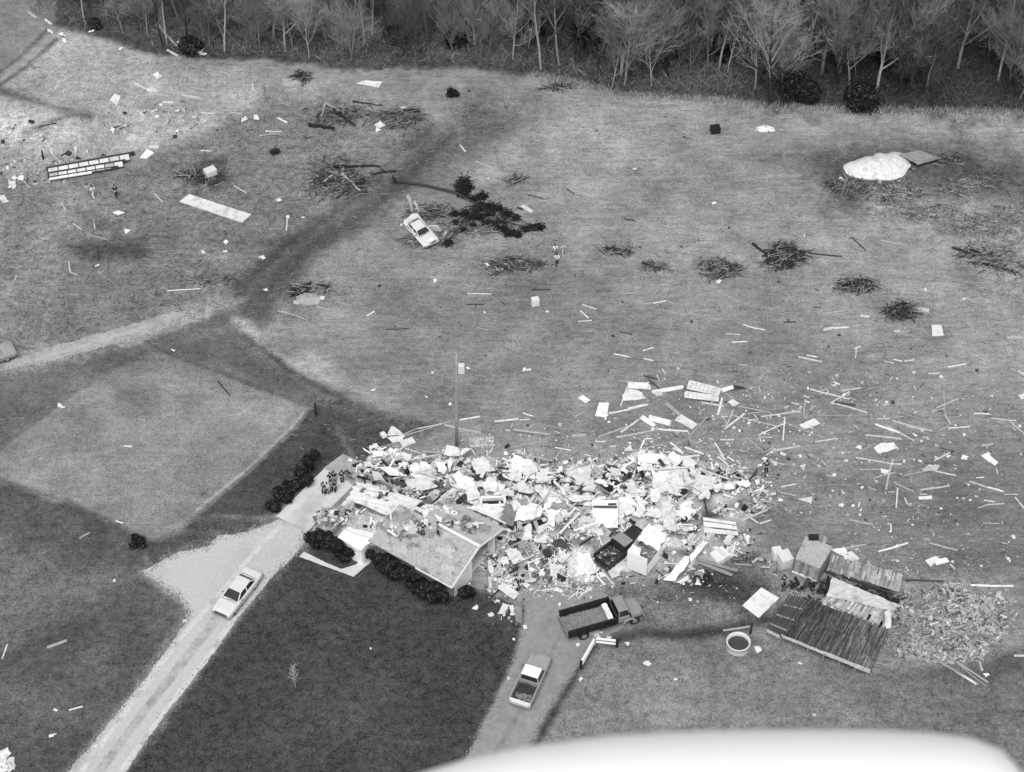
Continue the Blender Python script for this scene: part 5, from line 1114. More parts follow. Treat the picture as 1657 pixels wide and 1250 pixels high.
# second fallen roof, folded over a ridge
so2 = at(1395, 985); rf2 = empty('fallen_roof', so2); tag(rf2, 'pale folded tin roof fallen behind the collapsed shed', 'roof')
def S2(px, py, z): return at(px, py, z) - so2
r0, r1 = S2(1337, 964, 2.5), S2(1447, 990, 2.3)
mb = MB(); mb.sheet([r0, r1, S2(1452, 978, 1.9), S2(1347, 934, 2.0)], .05, 18, 5, .06, 3, .01); mb.build('roof_slope', M['tin'], rf2)['label'] = 'bright upper slope of the fallen roof'
mb = MB(); mb.col = .4; strips(mb, [S2(1326, 972, 1.9), S2(1433, 1021, 1.7), r1-Vector((0, 0, .06)), r0-Vector((0, 0, .06))], 26, .05, 9, .05, .01, .03, (.34, .4, .45, .38, .28), .0, 2); mb.build('roof_slope', M['tonewood'], rf2)['label'] = 'grey boarded lower slope of the fallen roof'
mb = MB(); mb.sheet([S2(1432, 990, 2.35), S2(1442, 986, 2.35), S2(1442, 1016, 1.9), S2(1432, 1018, 1.9)], .05, 2, 4, .04, 4, .02); mb.build('hanging_sheet', M['tin'], rf2)
mb = MB(); mb.slab([S2(1350, 960, .3), S2(1438, 990, .3), S2(1440, 1005, .3), S2(1345, 985, .3)], .3); mb.build('wall', M['darkgrey'], rf2)
for t in (.05, .35, .65, .95):
    q = r0.lerp(r1, t); mb = MB(); mb.bar((q.x, q.y, -.05), (q.x, q.y, q.z-.1), .15, .15, Vector((1, 0, 0))); mb.build('post', M['woodgrey'], rf2)
# leaning boarded wall
so3 = at(1400, 945); bwall = empty('boarded_wall', so3); tag(bwall, 'grey boarded barn wall leaning outwards behind the fallen roof', 'wall', None, 'thing')
def S3(px, py, z): return at(px, py, z) - so3
mb = MB(); mb.col = .3; strips(mb, [S3(1338, 924, .5), S3(1456, 957, .4), S3(1462, 930, 1.5), S3(1346, 897, 1.6)], 34, .04, 12, .05, .02, .06, (.24, .3, .34, .4, .28), .3, 2); mb.build('boards', M['tonewood'], bwall)
for v in (.15, .85):
    mb = MB(); a_ = S3(1338, 924, .42).lerp(S3(1346, 897, 1.5), v); b_ = S3(1456, 957, .32).lerp(S3(1462, 930, 1.4), v); mb.bar(a_, b_, .12, .12); mb.build('batten', M['board_dark'], bwall)
for t in (.03, .3, .6, .97):
    q = S3(1346, 897, 1.5).lerp(S3(1462, 930, 1.4), t); mb = MB(); mb.bar((q.x, q.y, -.05), (q.x, q.y, q.z), .15, .15, Vector((1, 0, 0))); mb.build('prop', M['woodgrey'], bwall)
for q in ((1352, 928, 1452, 962), (1362, 936, 1446, 968), (1380, 932, 1412, 946), (1330, 926, 1352, 936)): board(q[:2], q[2:], .2, rr.choice((0, 1, 2)), zoff=.35, group='boards around the collapsed shed')
# small pale shed standing at the left end
so4 = at(1306, 926); sm = empty('small_shed', so4); tag(sm, 'small pale board shed with sloping roof left of the fallen roofs', 'shed')
def S4(px, py, z): return at(px, py, z) - so4
fl, fr_, bl_, br_ = S4(1285, 928, 0), S4(1322, 943, 0), S4(1301, 899, 0), S4(1339, 914, 0)
up = Vector((0, 0, 1))
mb = MB(); mb.col = .3; strips(mb, [fl+up*.3, fr_+up*.3, fr_+up*2.0, fl+up*2.0], 12, .0, 3, .08, .003, .0, (.33, .36, .38)); mb.build('front_wall', M['tonewood'], sm)
mb = MB()
for a_, b_, h0, h1 in ((fr_, br_, 2.0, 2.3), (br_, bl_, 2.3, 2.3), (bl_, fl, 2.3, 2.0)):
    w_ = (b_-a_).cross(up).normalized()*.08; mb.loft([[a_+w_, a_-w_, a_-w_+up*h0, a_+w_+up*h0], [b_+w_, b_-w_, b_-w_+up*h1, b_+w_+up*h1]])
mb.build('wall', M['woodgrey'], sm)
ex = (fr_-fl).normalized()*.18; ey = (bl_-fl).normalized()*.18
mb = MB(); mb.sheet([fl-ex*.4-ey*.3+up*2.06, fr_+ex*.4-ey*.3+up*2.06, br_+ex+ey+up*2.42, bl_-ex+ey+up*2.42], .07, 8, 8, .015, 4, 0); mb.build('roof', M['woodpale'], sm)
mb = MB(); mb.bar(fl-ex+up*.2-ey*.3, fr_+ex+up*.2-ey*.3, .1, .18); mb.build('sill', M['whitepaint'], sm)
mb = MB(); mb.box((bl_+br_)/2*.5+bl_*.5+up*2.62+ey*1.2, (.9, .5, .3)); mb.build('dark_opening', M['black'], sm)  # black box paints in the dark of an opening behind the roof
mb = MB(); mb.bar(br_*.7+bl_*.3+up*2.4+ey, br_*.7+bl_*.3+up*3.2+ey*1.5, .3, .1); mb.build('broken_board', M['woodpale'], sm)
box_item('cabinet', 1269, 912, 1.1, 1.3, 1.1, 'offwhite', 'tall off-white', 0, .35)
box_item('cabinet', 1256, 902, .8, .8, 1.0, 'white', 'white', 0, .2)
panels(1260, 850, .2, [[(420,195),(540,180),(560,230),(510,250)], [(550,225),(590,210),(655,270),(620,300)], [(520,230),(580,250),(600,290),(530,280)]])
for pts in ([(330, 610), (520, 700), (560, 725), (350, 640)],): panel([zo(1260, 850, .2, *p) for p in pts], 'tin', z=1.95, adj='narrow pale', noun='sheet', rag=.05)
for q in ((90, 570, 240, 555, .18, 0), (1380, 345, 1600, 350, .2, 0), (1605, 712, 1660, 712, .2, 0), (1200, 735, 1420, 860, .2, 2), (1230, 690, 1470, 850, .2, 2), (1300, 790, 1410, 860, .2, 0), (1320, 760, 1460, 870, .14, 2), (1405, 630, 1425, 568, .25, 0), (1040, 320, 1240, 325, .16, 1), (880, 745, 960, 765, .14, 2), (890, 725, 980, 735, .14, 2), (1420, 640, 1500, 640, .12, 0), (1440, 790, 1425, 740, .2, 0)):
    if q[0] == 90: continue
    board(zo(1140, 840, .312, q[0], q[1]), zo(1140, 840, .312, q[2], q[3]), q[4], q[5], zoff=.05, group='boards around the collapsed shed')
# blocky rubble of broken bales and masonry right of the shed
def chunks(name, spots, n, label, seed, smin, smax, tones, hgt=.5):
    rr = random.Random(seed); mb = MB(); mb.col = .3; ws = [s[2]*s[3] for s in spots]
    for _ in range(n):
        c = rr.choices(spots, ws)[0]; a = rr.uniform(0, 6.283); r = math.sqrt(rr.random()); p = at(c[0]+math.cos(a)*r*c[2], c[1]+math.sin(a)*r*c[3])
        if float(vnoise(np.array([p.x*.7]), np.array([p.y*.7]), seed)[0]) < .36 and rr.random() < .7: continue
        s = smin*(smax/smin)**(rr.random()**1.4); mb.col = rr.choice(tones)*rr.uniform(.8, 1.15)
        if rr.random() < .15: mb.ball((p.x, p.y, s*.3+rr.uniform(0, hgt)*(1-r)), s*.6, 6, 4, (1, rr.uniform(.5, 1), rr.uniform(.4, .8)), .45, rr)
        else: mb.box((p.x, p.y, s*.25+rr.uniform(0, hgt)*(1-r)), (s*rr.uniform(.9, 2.6), s*rr.uniform(.15, .8), s*rr.uniform(.06, .4)), Euler((rr.gauss(0, .4), rr.gauss(0, .4), rr.uniform(0, 6))).to_matrix())
    c = mb.centred(); o = mb.build(name, M['tone']); o.location = c; return tag(o, label, 'rubble', kind='stuff')
chunks('rubble', [(1490, 1010, 40, 40), (1470, 1045, 30, 22), (1530, 985, 50, 28), (1540, 1040, 45, 25), (1585, 1000, 30, 28), (1575, 1055, 22, 18), (1455, 980, 12, 22), (1530, 1010, 95, 66), (1560, 990, 90, 40)], 5200, 'pale blocky rubble and burst bales spread right of the collapsed shed', 41, .05, .42, (.46, .40, .52, .42, .34, .28, .10), .3)
chunks('rubble', [(1225, 912, 22, 10), (1245, 925, 14, 12), (1215, 905, 16, 8), (1262, 930, 8, 12)], 150, 'small heap of pale broken blocks between the crate and the small shed', 42, .12, .5, (.42, .3, .5, .12), .3)
chunks('rubble', [(1300, 950, 22, 10), (1285, 955, 20, 8), (1318, 958, 16, 8)], 160, 'dark scraps under the small shed', 43, .12, .5, (.03, .05, .02, .1), .35)  # dark-toned scraps at the foot of the small shed
chunks('rubble', [(1345, 945, 20, 8), (1395, 958, 40, 8), (1435, 972, 16, 8), (1335, 955, 12, 10), (1455, 975, 10, 12)], 260, 'dark filler pieces deepening the void between the fallen roofs', 47, .12, .6, (.02, .03, .05, .12), .4)  # dark pieces added to blacken the shaded void between the roofs
chunks('rubble', [(1320, 975, 16, 5), (1370, 998, 40, 6), (1420, 1016, 16, 6)], 90, 'dark filler pieces deepening the gap under the back edge of the collapsed shed', 48, .12, .5, (.02, .03, .06), .3)  # dark pieces paint in the black gap beneath the roof edge
chunks('rubble', [(800, 925, 16, 14), (840, 935, 40, 14), (900, 935, 30, 15), (850, 905, 40, 16), (820, 990, 12, 6)], 420, 'pale plaster crumbs scattered at the right end of the house', 44, .08, .42, (.6, .7, .5, .3, .08), .15)

brush_later = [(1510, 1000, 4.2, 3.0), (1560, 1045, 3.0, 2.2), (1470, 1030, 2.2, 1.8)]
# ------------------------------------------------------------------ brush piles, logs, fallen trees
def brush(px, py, rx, ry, h, n, label, seed, tones=(.03, .06, .12, .25), leaf=0, smin=.8, smax=2.6, w=.06, core=0):
    rr = random.Random(seed); mb = MB(); mb.col = .1; w *= .7; n = int(n*2.1); h *= .72; rx *= 1.18; ry *= 1.18; leaf = int(leaf*.9); tones = tuple(tones) + (.2, .3)
    LB = [(rr.uniform(-.48, .48)*rx, rr.uniform(-.48, .48)*ry, rr.uniform(.4, .75), rr.uniform(-.6, .9)) for _ in range(4)]
    for _ in range(core): mb.col = .03; mb.ball((rr.uniform(-.5, .5)*rx, rr.uniform(-.5, .5)*ry, h*.25), h*rr.uniform(.3, .5), 7, 5, (1.3, 1, .8), .3, rr)
    for _ in range(n):
        lc = rr.choice(LB); a = rr.uniform(0, 6.283); r = math.sqrt(rr.random()); x, y = lc[0]+math.cos(a)*r*rx*lc[2], lc[1]+math.sin(a)*r*ry*lc[2]; L = rr.uniform(smin, smax)*.4; t = rr.gauss(lc[3], .7); el = rr.gauss(.0, .09)
        z = abs(rr.gauss(0, .5))*h*(1-r*.8)+.05; d = Vector((math.cos(t)*math.cos(el), math.sin(t)*math.cos(el), math.sin(el)))*L; c = Vector((x, y, z)); mb.col = rr.choice(tones)*rr.uniform(.7, 1.2)
        p0, p1 = c-d, c+d; p0.z = max(p0.z, .02); p1.z = max(p1.z, .02); ww = w*rr.uniform(.5, 1.4); mb.tube([p0, c+Vector((rr.gauss(0, .06), rr.gauss(0, .06), rr.gauss(0, .05))), p1], [ww, ww*.7, ww*.35], 4)
        for _k in range(2):
            q0 = p0.lerp(p1, rr.uniform(.4, .9)); dd = (d.normalized() + Vector((rr.gauss(0, .6), rr.gauss(0, .6), rr.gauss(.05, .15)))).normalized()*L*rr.uniform(.3, .7); q1 = q0 + dd; q1.z = max(q1.z, .02); mb.tube([q0, q1], [ww*.45, ww*.2], 3)
    for _ in range(leaf):
        lc = rr.choice(LB); a = rr.uniform(0, 6.283); r = math.sqrt(rr.random()); p = Vector((lc[0]+math.cos(a)*r*rx*lc[2]*.8, lc[1]+math.sin(a)*r*ry*lc[2]*.8, rr.random()*h*(1.1-r))); s = rr.uniform(.06, .18); u = Vector((rr.gauss(0, 1), rr.gauss(0, 1), rr.gauss(0, .6))).normalized()*s; v = u.orthogonal().normalized()*s*.7
        mb.col = rr.choice((.02, .03, .05)); mb.add([p-u, p+v, p+u, p-v], [(0, 1, 2, 3)])
    o = mb.build('brush_pile', M['tonebrush']); o.location = at(px, py); return tag(o, label, 'brush pile')
brush(555, 288, 3.4, 2.8, 1.1, 170, 'large crossed log and brush pile left of the fallen evergreen', 1, leaf=250)
brush(540, 190, 3.2, 1.6, .8, 110, 'brush pile with pale crossed trunks at the top centre-left field', 2, leaf=120)
brush(642, 190, 3.2, 1.8, .8, 130, 'low brush pile beside two white scraps in the upper field', 3, leaf=120)
brush(1170, 432, 2.2, 1.7, 1.0, 120, 'dark loose brush pile with a white scrap in front', 4, (.03, .05, .12, .3), 380)
brush(1262, 418, 2.3, 2.0, 1.2, 130, 'dark brush pile with a pale root end on its upper left', 5, (.02, .04, .08), 700, core=2)
brush(1390, 466, 2.0, 1.3, 1.1, 90, 'brush pile with an uprooted pale stump among dark leaves', 6, (.03, .06, .3), 500, core=2)
brush(1466, 503, 2.2, 1.4, 1.0, 90, 'compact dark brush pile at the right above the lone square scrap', 7, (.02, .04, .07), 900, core=3)
brush(842, 430, 3.2, 1.1, .6, 100, 'low dark brush strip beside the field walkers', 8, (.03, .06, .12), 300)
brush(1005, 408, 1.6, .6, .5, 40, 'short dark brush strip right of the field walkers', 9, (.03, .05, .3), 160)
brush(1052, 432, 1.4, .6, .35, 24, 'thin broken branch line in the open field', 10, (.04, .08, .25), 50)
brush(770, 362, 4.2, 2.2, .6, 150, 'grey broken limbs among the dark boughs of the fallen evergreen', 29, (.06, .12, .2, .3), 120)
brush(700, 345, 2.6, 1.6, .8, 90, 'grey branches sprawled behind the wrecked white car', 12, (.06, .12, .2), 100)
brush(700, 388, 3.2, 1.0, .6, 90, 'thin grey branches in front of the fallen evergreen', 13, (.06, .14, .25), 150)
brush(840, 292, 1.2, .5, .4, 30, 'small dark brush patch upper right of the fallen evergreen', 14, (.04, .08), 150)
brush(480, 470, 1.7, .9, .6, 50, 'dark brush at the left of the broken stump hollow', 15, (.02, .03, .08), 380, core=2)
brush(522, 466, 1.3, .7, .5, 40, 'dark brush at the right of the broken stump hollow', 16, (.02, .04, .3), 240, core=1)
brush(490, 128, .7, .9, 1.4, 50, 'small dark upright brush clump beside pale rubble near the wood', 17, (.02, .03), 260, core=1)
brush(1540, 262, 1.6, .9, .4, 50, 'low dark brush right of the tilted grey slab', 18, (.03, .06, .1), 220)
brush(1450, 318, 3.6, 1.6, .5, 190, 'scattered straw-coloured brush below the white mound', 19, (.03, .1, .3, .45, .5), 160, .5, 1.8, .04)
brush(1395, 298, 3.4, 1.0, .5, 110, 'dark sticks along the lower edge of the white mound', 31, (.03, .06, .1, .3), 120)
brush(1560, 300, 3.2, 1.4, .4, 110, 'straw and sticks right of the white mound', 32, (.08, .2, .35, .45), 30, .5, 1.8, .04)
brush(1570, 370, 4.5, 2.2, .35, 190, 'wide pale brush litter between the white mound and the right edge', 33, (.06, .2, .35, .45), 60, .5, 1.8, .04)
brush(1500, 345, 3.0, 1.4, .4, 130, 'pale brush tangle right of and below the white mound', 20, (.04, .3, .45, .5), 60, .5, 1.6, .04)
brush(1620, 420, 4.0, 2.2, .5, 200, 'mixed pale and dark brush tangle at the right edge', 21, (.03, .08, .3, .45), 120, .6, 2.4, .05)
brush(1640, 350, 3.0, 2.0, .35, 140, 'pale thin brush litter at the upper right edge', 22, (.08, .3, .42), 30, .5, 1.8, .04)
brush(905, 142, 1.6, .5, .5, 40, 'dark brush at the wood edge right of the white trunk', 23, (.02, .04), 220)
brush(345, 455, 3.0, .7, .35, 60, 'low dark brush line above the farm track end', 24, (.05, .1, .2), 120)
brush(300, 440, 4.0, 2.6, .3, 190, 'fan of pale flattened stalks above the farm track', 25, (.3, .38, .45, .2), 0, 1.5, 3.2, .03)
brush(325, 288, 2.4, 1.4, .5, 40, 'dark earth and brush round a dented white appliance', 26, (.02, .04, .1), 320)
brush(1100, 830, 3.6, 2.2, 1.1, 170, 'tangle of thin pale branches behind the crushed van', 27, (.1, .2, .35, .45), 40, .8, 2.6, .04)
for k_, (x_, y_, a_, b_) in enumerate(brush_later): brush(x_, y_, a_, b_, .45, 90, ('long pale laths and hay across the middle of the rubble right of the shed', 'pale laths tangled at the lower right of the shed rubble', 'pale laths and hay at the shed end of the rubble')[k_], 60+k_, (.3, .42, .5, .2), 0, 1.0, 3.2, .045)
brush(1185, 800, 3.4, 2.6, .7, 150, 'pale lath and wire tangle at the right end of the debris heap', 70, (.3, .5, .62, .1), 30, .5, 2.2, .045)
brush(1165, 828, 2.6, 1.1, .5, 90, 'pale lath tangle just behind the slatted wall', 71, (.3, .5, .62, .06), 60, .5, 1.8, .045)
brush(1115, 768, 3.0, 1.4, .6, 90, 'pale lath tangle at the upper right of the heap', 72, (.3, .5, .62, .1), 20, .5, 2.0, .045)
fragments('broken_bits', [(1180, 800, 50, 36, .3), (1165, 828, 36, 12, .2), (1215, 800, 20, 34, .1), (1200, 870, 24, 14, 0), (1120, 880, 24, 20, .1)], 650, M['tone'], 'broken plaster and lath bits at the right end of the heap', None, tones=((.72, .45), (.45, .25), (.2, .15), (.03, .15)), seed=73, smin=.07, smax=.6)
fragments('dark_gap_bits', [(700, 770, 120, 26, .5), (900, 780, 120, 24, .5), (1060, 790, 110, 30, .5), (850, 830, 60, 24, .5), (860, 900, 60, 30, .2)], 420, M['tone'], 'dark bits painting in the shaded gaps among the white debris', None, tones=((.025, .6), (.06, .3), (.12, .1)), seed=74, smin=.12, smax=.8)  # near-black bits added for the shaded gaps between white pieces
brush(1220, 905, 2.0, .9, .4, 60, 'thin twig litter right of the slatted crate', 28, (.1, .3, .06), 60, .4, 1.2, .03)
def log(p0, p1, r, m='barkdark', name='log', adj='dark'):
    a, c = at(*p0), at(*p1); d = c-a; mb = MB(); rr = random.Random(int(p0[0]*3+p1[1])); k = 5
    mb.tube([Vector((d.length*(i/k-.5), rr.uniform(-.1, .1), r*(1.2)+rr.uniform(0, .08))) for i in range(k+1)], [r*(1.15-.6*i/k) for i in range(k+1)], 7)
    for i in range(3): x = d.length*rr.uniform(-.3, .4); mb.tube([(x, 0, r), (x+.5, rr.choice((-1, 1))*.6, r+.3)], [r*.35, r*.12], 5)
    o = mb.build(name, M[m]); q = (a+c)/2; o.location = q; o.rotation_euler.z = math.atan2(d.y, d.x); return reg(o, adj, 'log', q, 'log', 'logs and fallen trunks')
for p0, p1, r, m in [((522, 299), (546, 281), .16, 'bark'), ((552, 284), (584, 312), .16, 'bark'), ((540, 272), (615, 271), .15, 'barkdark'), ((525, 302), (548, 286), .2, 'barkdark'), ((555, 276), (556, 300), .14, 'bark'), ((572, 300), (595, 296), .16, 'barkdark'), ((560, 290), (590, 292), .14, 'barkdark'), ((640, 278), (600, 284), .1, 'barkdark'),
        ((525, 170), (555, 184), .16, 'bark'), ((525, 172), (521, 192), .1, 'bark'), ((540, 182), (575, 205), .16, 'barkdark'), ((500, 205), (542, 211), .2, 'barkdark'), ((612, 190), (676, 179), .12, 'barkdark'), ((650, 186), (680, 181), .1, 'barkdark'), ((420, 222), (450, 218), .1, 'bark'), ((440, 250), (453, 246), .25, 'barkdark'),
        ((255, 42), (288, 80), .2, 'bark'), ((303, 86), (330, 90), .22, 'bark'), ((258, 0), (262, 46), .16, 'bark'), ((350, 30), (372, 60), .12, 'bark'), ((690, 346), (716, 340), .12, 'barkdark'), ((682, 352), (722, 352), .1, 'barkdark'), ((662, 322), (668, 346), .25, 'bark'), ((672, 330), (678, 348), .2, 'bark'), ((1218, 396), (1240, 414), .14, 'barkdark'), ((1570, 405), (1590, 415), .18, 'barkdark'), ((1540, 402), (1580, 416), .1, 'barkdark'), ((1590, 428), (1640, 442), .1, 'barkdark'), ((980, 403), (1012, 409), .16, 'barkdark'), ((1040, 426), (1070, 438), .1, 'barkdark'), ((570, 166), (620, 172), .08, 'barkdark'), ((450, 505), (500, 520), .08, 'bark')]:
    log(p0, p1, r, m, adj='pale' if m == 'bark' else 'dark')
# fallen evergreen
fo = at(770, 350); fe = empty('fallen_evergreen', fo); tag(fe, 'toppled dark evergreen lying in the field beside the wrecked car', 'tree')
mb = MB(); pts = [at(*p, z)-fo for p, z in (((642, 293), .25), ((688, 300), .4), ((736, 311), .5), ((775, 332), .5), ((815, 358), .4), ((868, 372), .3))]; mb.tube(pts, [.15, .14, .12, .07, .05, .03], 8); mb.build('trunk', M['board_dark'], fe)
mb = MB(); root_r = random.Random(4)
for k in range(9): a = root_r.uniform(0, 6.28); q = pts[0]; mb.tube([q, q+Vector((-.5, math.cos(a)*.8, math.sin(a)*.5))], [.12, .03], 5)
mb.build('roots', M['barkdark'], fe)
mb = MB(); lm = MB()
for X_, Y_, r_ in [(830, 380, 1.3), (800, 430, 1.0), (860, 430, 1.0), (830, 480, .9), (1000, 500, .8), (920, 520, .6), (1000, 590, .9), (950, 610, .7), (1080, 600, 1.0), (1140, 605, .8), (1070, 650, .8), (1210, 660, .9), (1300, 695, .7), (970, 690, 1.0), (1040, 745, .9), (1120, 760, .8), (1180, 795, .7), (1240, 830, .9), (1310, 840, .6), (1500, 775, .9), (1430, 775, .6), (745, 660, .7), (840, 660, .8), (880, 690, .6), (755, 735, .5), (830, 800, .5), (690, 915, .7), (910, 760, .5), (1380, 790, .5)]:
    r_ *= .8; p = at(600+.181*X_, 230+.181*Y_) - fo; q = min(pts, key=lambda t: (t-p).length); lm.tube([q, (p+q)/2+Vector((0, 0, .5)), p+Vector((0, 0, .4))], [.09, .06, .03], 5)
    for _ in range(300):
        d = Vector((root_r.gauss(0, .38), root_r.gauss(0, .3), abs(root_r.gauss(0, .45)))) * r_; c = p + d; s = root_r.uniform(.08, .22); u = Vector((root_r.gauss(.8, .5), root_r.gauss(-.3, .6), root_r.gauss(0, .4))).normalized()*s; v = u.orthogonal().normalized()*s*.35; mb.add([c-u, c+v, c+u, c-v], [(0, 1, 2, 3)])
lm.build('branches', M['barkdark'], fe); mb.build('foliage', M['ever'], fe)
# broken stump hollow of pale earth
def heap(name, px, py, rx, ry, h, m, label, cat, seed, lumps=.3):
    mb = MB(); N = 26; K = 9; rr = random.Random(seed); vs = []
    for j in range(K+1):
        for i in range(N):
            a = 2*math.pi*i/N; r = j/K; w = 1 + rr.uniform(-.05, .05)*(j/K) + .3*(float(vnoise(np.array([math.cos(a)*1.6+9]), np.array([math.sin(a)*1.6+seed]), seed)[0])-.5)*2
            z = h*(1-r**1.7)*(1 + lumps*rr.uniform(-1, 1)) - (.06 if j == K else 0); vs.append((math.cos(a)*r*rx*w, math.sin(a)*r*ry*w, z))
    fs = [(j*N+i, (j+1)*N+i, (j+1)*N+(i+1) % N, j*N+(i+1) % N) for j in range(K) for i in range(N)]
    mb.add(vs, fs); o = mb.build(name, M[m], None, True); o.location = at(px, py); return tag(o, label, cat)
heap('lime_heap', 1410, 273, 3.1, 2.2, .95, 'heapwhite', 'bright white heap in the upper right field', 'heap', 3, .2); heap('lime_heap', 1436, 268, 2.4, 2.4, .95, 'heapwhite', 'smaller white lobe on the right of the bright white heap', 'heap', 5, .2)
heap('earth_heap', 497, 484, 1.5, .9, .5, 'trackpale', 'pale earth thrown up by the torn-out stump', 'heap', 7, .4)
heap('plaster_heap', 474, 133, 1.3, .7, .3, 'trackpale', 'pale crumbled plaster heap near the dark brush clump at the wood', 'heap', 8, .5)
heap('plaster_heap', 1240, 209, 1.1, .6, .3, 'offwhite', 'pale broken plaster heap in the upper right field under the wood', 'heap', 9, .6)
for px, py, r in ((474, 131, .35), (1243, 207, .3)):
    pass
fragments('plaster_scatter', [(1380, 288, 26, 8, 0), (1440, 292, 30, 8, 0), (1470, 270, 16, 10, 0), (475, 133, 22, 8, 0), (1240, 208, 22, 7, 0), (500, 484, 34, 10, 0), (40, 215, 60, 20, 0), (110, 255, 60, 15, 0), (250, 200, 90, 30, 0), (60, 280, 60, 25, 0)], 420, M['tone'], 'small pale fragments strewn over the upper fields', None, tones=((.7, .4), (.5, .3), (.05, .2)), seed=51, smax=.6)
fragments('field_litter', [(1400, 720, 260, 130, 0), (1150, 660, 180, 70, 0), (900, 715, 240, 35, 0), (1500, 880, 170, 50, 0), (820, 990, 40, 30, 0), (1120, 960, 90, 20, 0)], 1500, M['tone'], 'small pale chips and splinters strewn on the grass', None, tones=((.7, .5), (.45, .4), (.08, .1)), seed=52, smin=.05, smax=.36, flat=.1)
fragments('dark_litter', [(1400, 700, 260, 150, 0), (700, 200, 500, 60, 0), (1000, 480, 420, 130, 0)], 260, M['tone'], 'small dark clods and scraps on the fields', None, tones=((.05, .5), (.10, .5)), seed=53, smin=.06, smax=.32, flat=.1)
# striped fallen wall at the left
Q = [at(*zo(0, 170, .181, *p), .4) for p in ((420, 570), (1215, 425), (1200, 545), (440, 665))]; c0 = sum(Q, Vector())/4; c0.z = 0; sw = empty('striped_wall', c0); tag(sw, 'long fallen wall frame with two white stripes and dark beams', 'wall', None, 'thing')
def bq(u, v, dz=0): return Q[0]*(1-u)*(1-v)+Q[1]*u*(1-v)+Q[2]*u*v+Q[3]*(1-u)*v - c0 + Vector((0, 0, dz))
for v, m, w in ((.02, 'board_dark', .3), (.50, 'board_dark', .3), (.88, 'board_dark', .2)): mb = MB(); mb.bar(bq(-.01, v), bq(.99-.2*v, v), w, .25); mb.build('beam', M[m], sw)
for v, u1 in ((.27, .93), (.70, .86)):
    for i in range(8):
        a_, b_ = .01+u1*i/8, u1*(i+.988)/8; mb = MB(); mb.bar(bq(a_, v, .06), bq(b_, v, .06), .95, .12); mb.build('white_panel', M['white'] if i % 3 else M['offwhite'], sw)
mb = MB(); mb.bar(bq(.0, 1.0), bq(.5, 1.0), .2, .15); mb.build('lower_rail', M['whitepaint'], sw)
mb = MB(); mb.bar(bq(.1, -.12), bq(.75, -.1), .2, .1); mb.build('upper_rail', M['board_grey'], sw)

# ------------------------------------------------------------------ trees of the wood (bare, late winter)
def tree_mesh(seed, H, r0, forks, fork_z, spread, twigs):
    rr = random.Random(seed); T = MB(); C = MB()
    def limb(mb, p, d, L, r, n, wob, up):
        pts = [p]; rad = [r]; d = d.normalized()
        for i in range(n):
            d = (d + Vector((rr.gauss(0, wob), rr.gauss(0, wob), rr.gauss(0, wob)*.5 + up))).normalized(); p = p + d*(L/n); pts.append(p); rad.append(max(.012, r*(1-.85*(i+1)/n)))
        mb.tube(pts, rad, 6 if r > .08 else (4 if r > .03 else 3), cap=False); return pts, rad
    stems = [(Vector((0, 0, -.2)), Vector((rr.gauss(0, .05), rr.gauss(0, .05), 1)), H, r0)]
    pts, rad = limb(T, *stems[0], 7, .05, .03); lims = []
    for k in range(forks):
        t = fork_z + (1-fork_z)*(k/forks)*.75; i = min(6, int(t*7)); q = pts[i].lerp(pts[i+1], t*7-i); a = k*2.4+rr.uniform(-.4, .4)
        d = Vector((math.cos(a)*spread, math.sin(a)*spread, rr.uniform(.55, 1.6))); L = H*(.62-.35*t)*rr.uniform(.8, 1.15); lims.append(limb(T if k < 4 else C, q, d, L, rad[i]*.62, 5, .08, .14))
    lims.append((pts, rad)); subs = []
    for P, Rr in lims:
        n = 13 if P is not pts else 10
        for k in range(n):
            t = .25+.72*k/n; i = min(len(P)-2, int(t*(len(P)-1))); q = P[i].lerp(P[i+1], t*(len(P)-1)-i); dd = (P[i+1]-P[i]).normalized(); s = dd.orthogonal().normalized(); s.rotate(Matrix.Rotation(rr.uniform(0, 6.28), 3, dd))
            subs.append(limb(C, q, dd*.9+s*.6+Vector((0, 0, .35)), rr.uniform(1.8, 4.4)*(1.15-t*.5), max(.016, Rr[i]*.33), 3, .14, .07))
    for P, Rr in subs:
        for k in range(twigs):
            t = rr.uniform(.15, 1); i = min(len(P)-2, int(t*(len(P)-1))); q = P[i].lerp(P[i+1], t*(len(P)-1)-i); dd = (P[i+1]-P[i]).normalized()
            d = (dd + Vector((rr.gauss(0, .6), rr.gauss(0, .6), rr.gauss(.35, .4)))).normalized(); L = rr.uniform(.7, 2.0); e = q + d*L; s = d.orthogonal().normalized()*rr.uniform(.008, .017); m_ = q + d*L*.5 + Vector((rr.gauss(0, .06), rr.gauss(0, .06), rr.gauss(0, .06)))
            C.add([q-s, q+s, m_+s*.8, e, m_-s*.8], [(0, 1, 2, 3, 4)])
            for z in range(2):
                q2 = q + d*L*rr.uniform(.3, .8); d2 = (d + Vector((rr.gauss(0, .8), rr.gauss(0, .8), rr.gauss(0, .6)))).normalized()*rr.uniform(.4, 1.0); s2 = d2.orthogonal().normalized()*.010; C.add([q2-s2, q2+s2, q2+d2], [(0, 1, 2)])
    return T, C
SPEC = [(1, 15, .17, 10, .25, .75, 6), (2, 17, .14, 9, .30, .6, 6), (3, 13, .14, 11, .2, 1.0, 7), (4, 16, .22, 13, .2, .9, 6), (5, 12, .11, 10, .25, .85, 7), (6, 18, .17, 10, .42, .6, 6), (7, 14, .24, 14, .16, 1.05, 6), (8, 9, .08, 9, .2, .9, 7), (9, 20, .20, 11, .38, .8, 6), (10, 8, .06, 11, .12, 1.15, 7)]
PROT = []
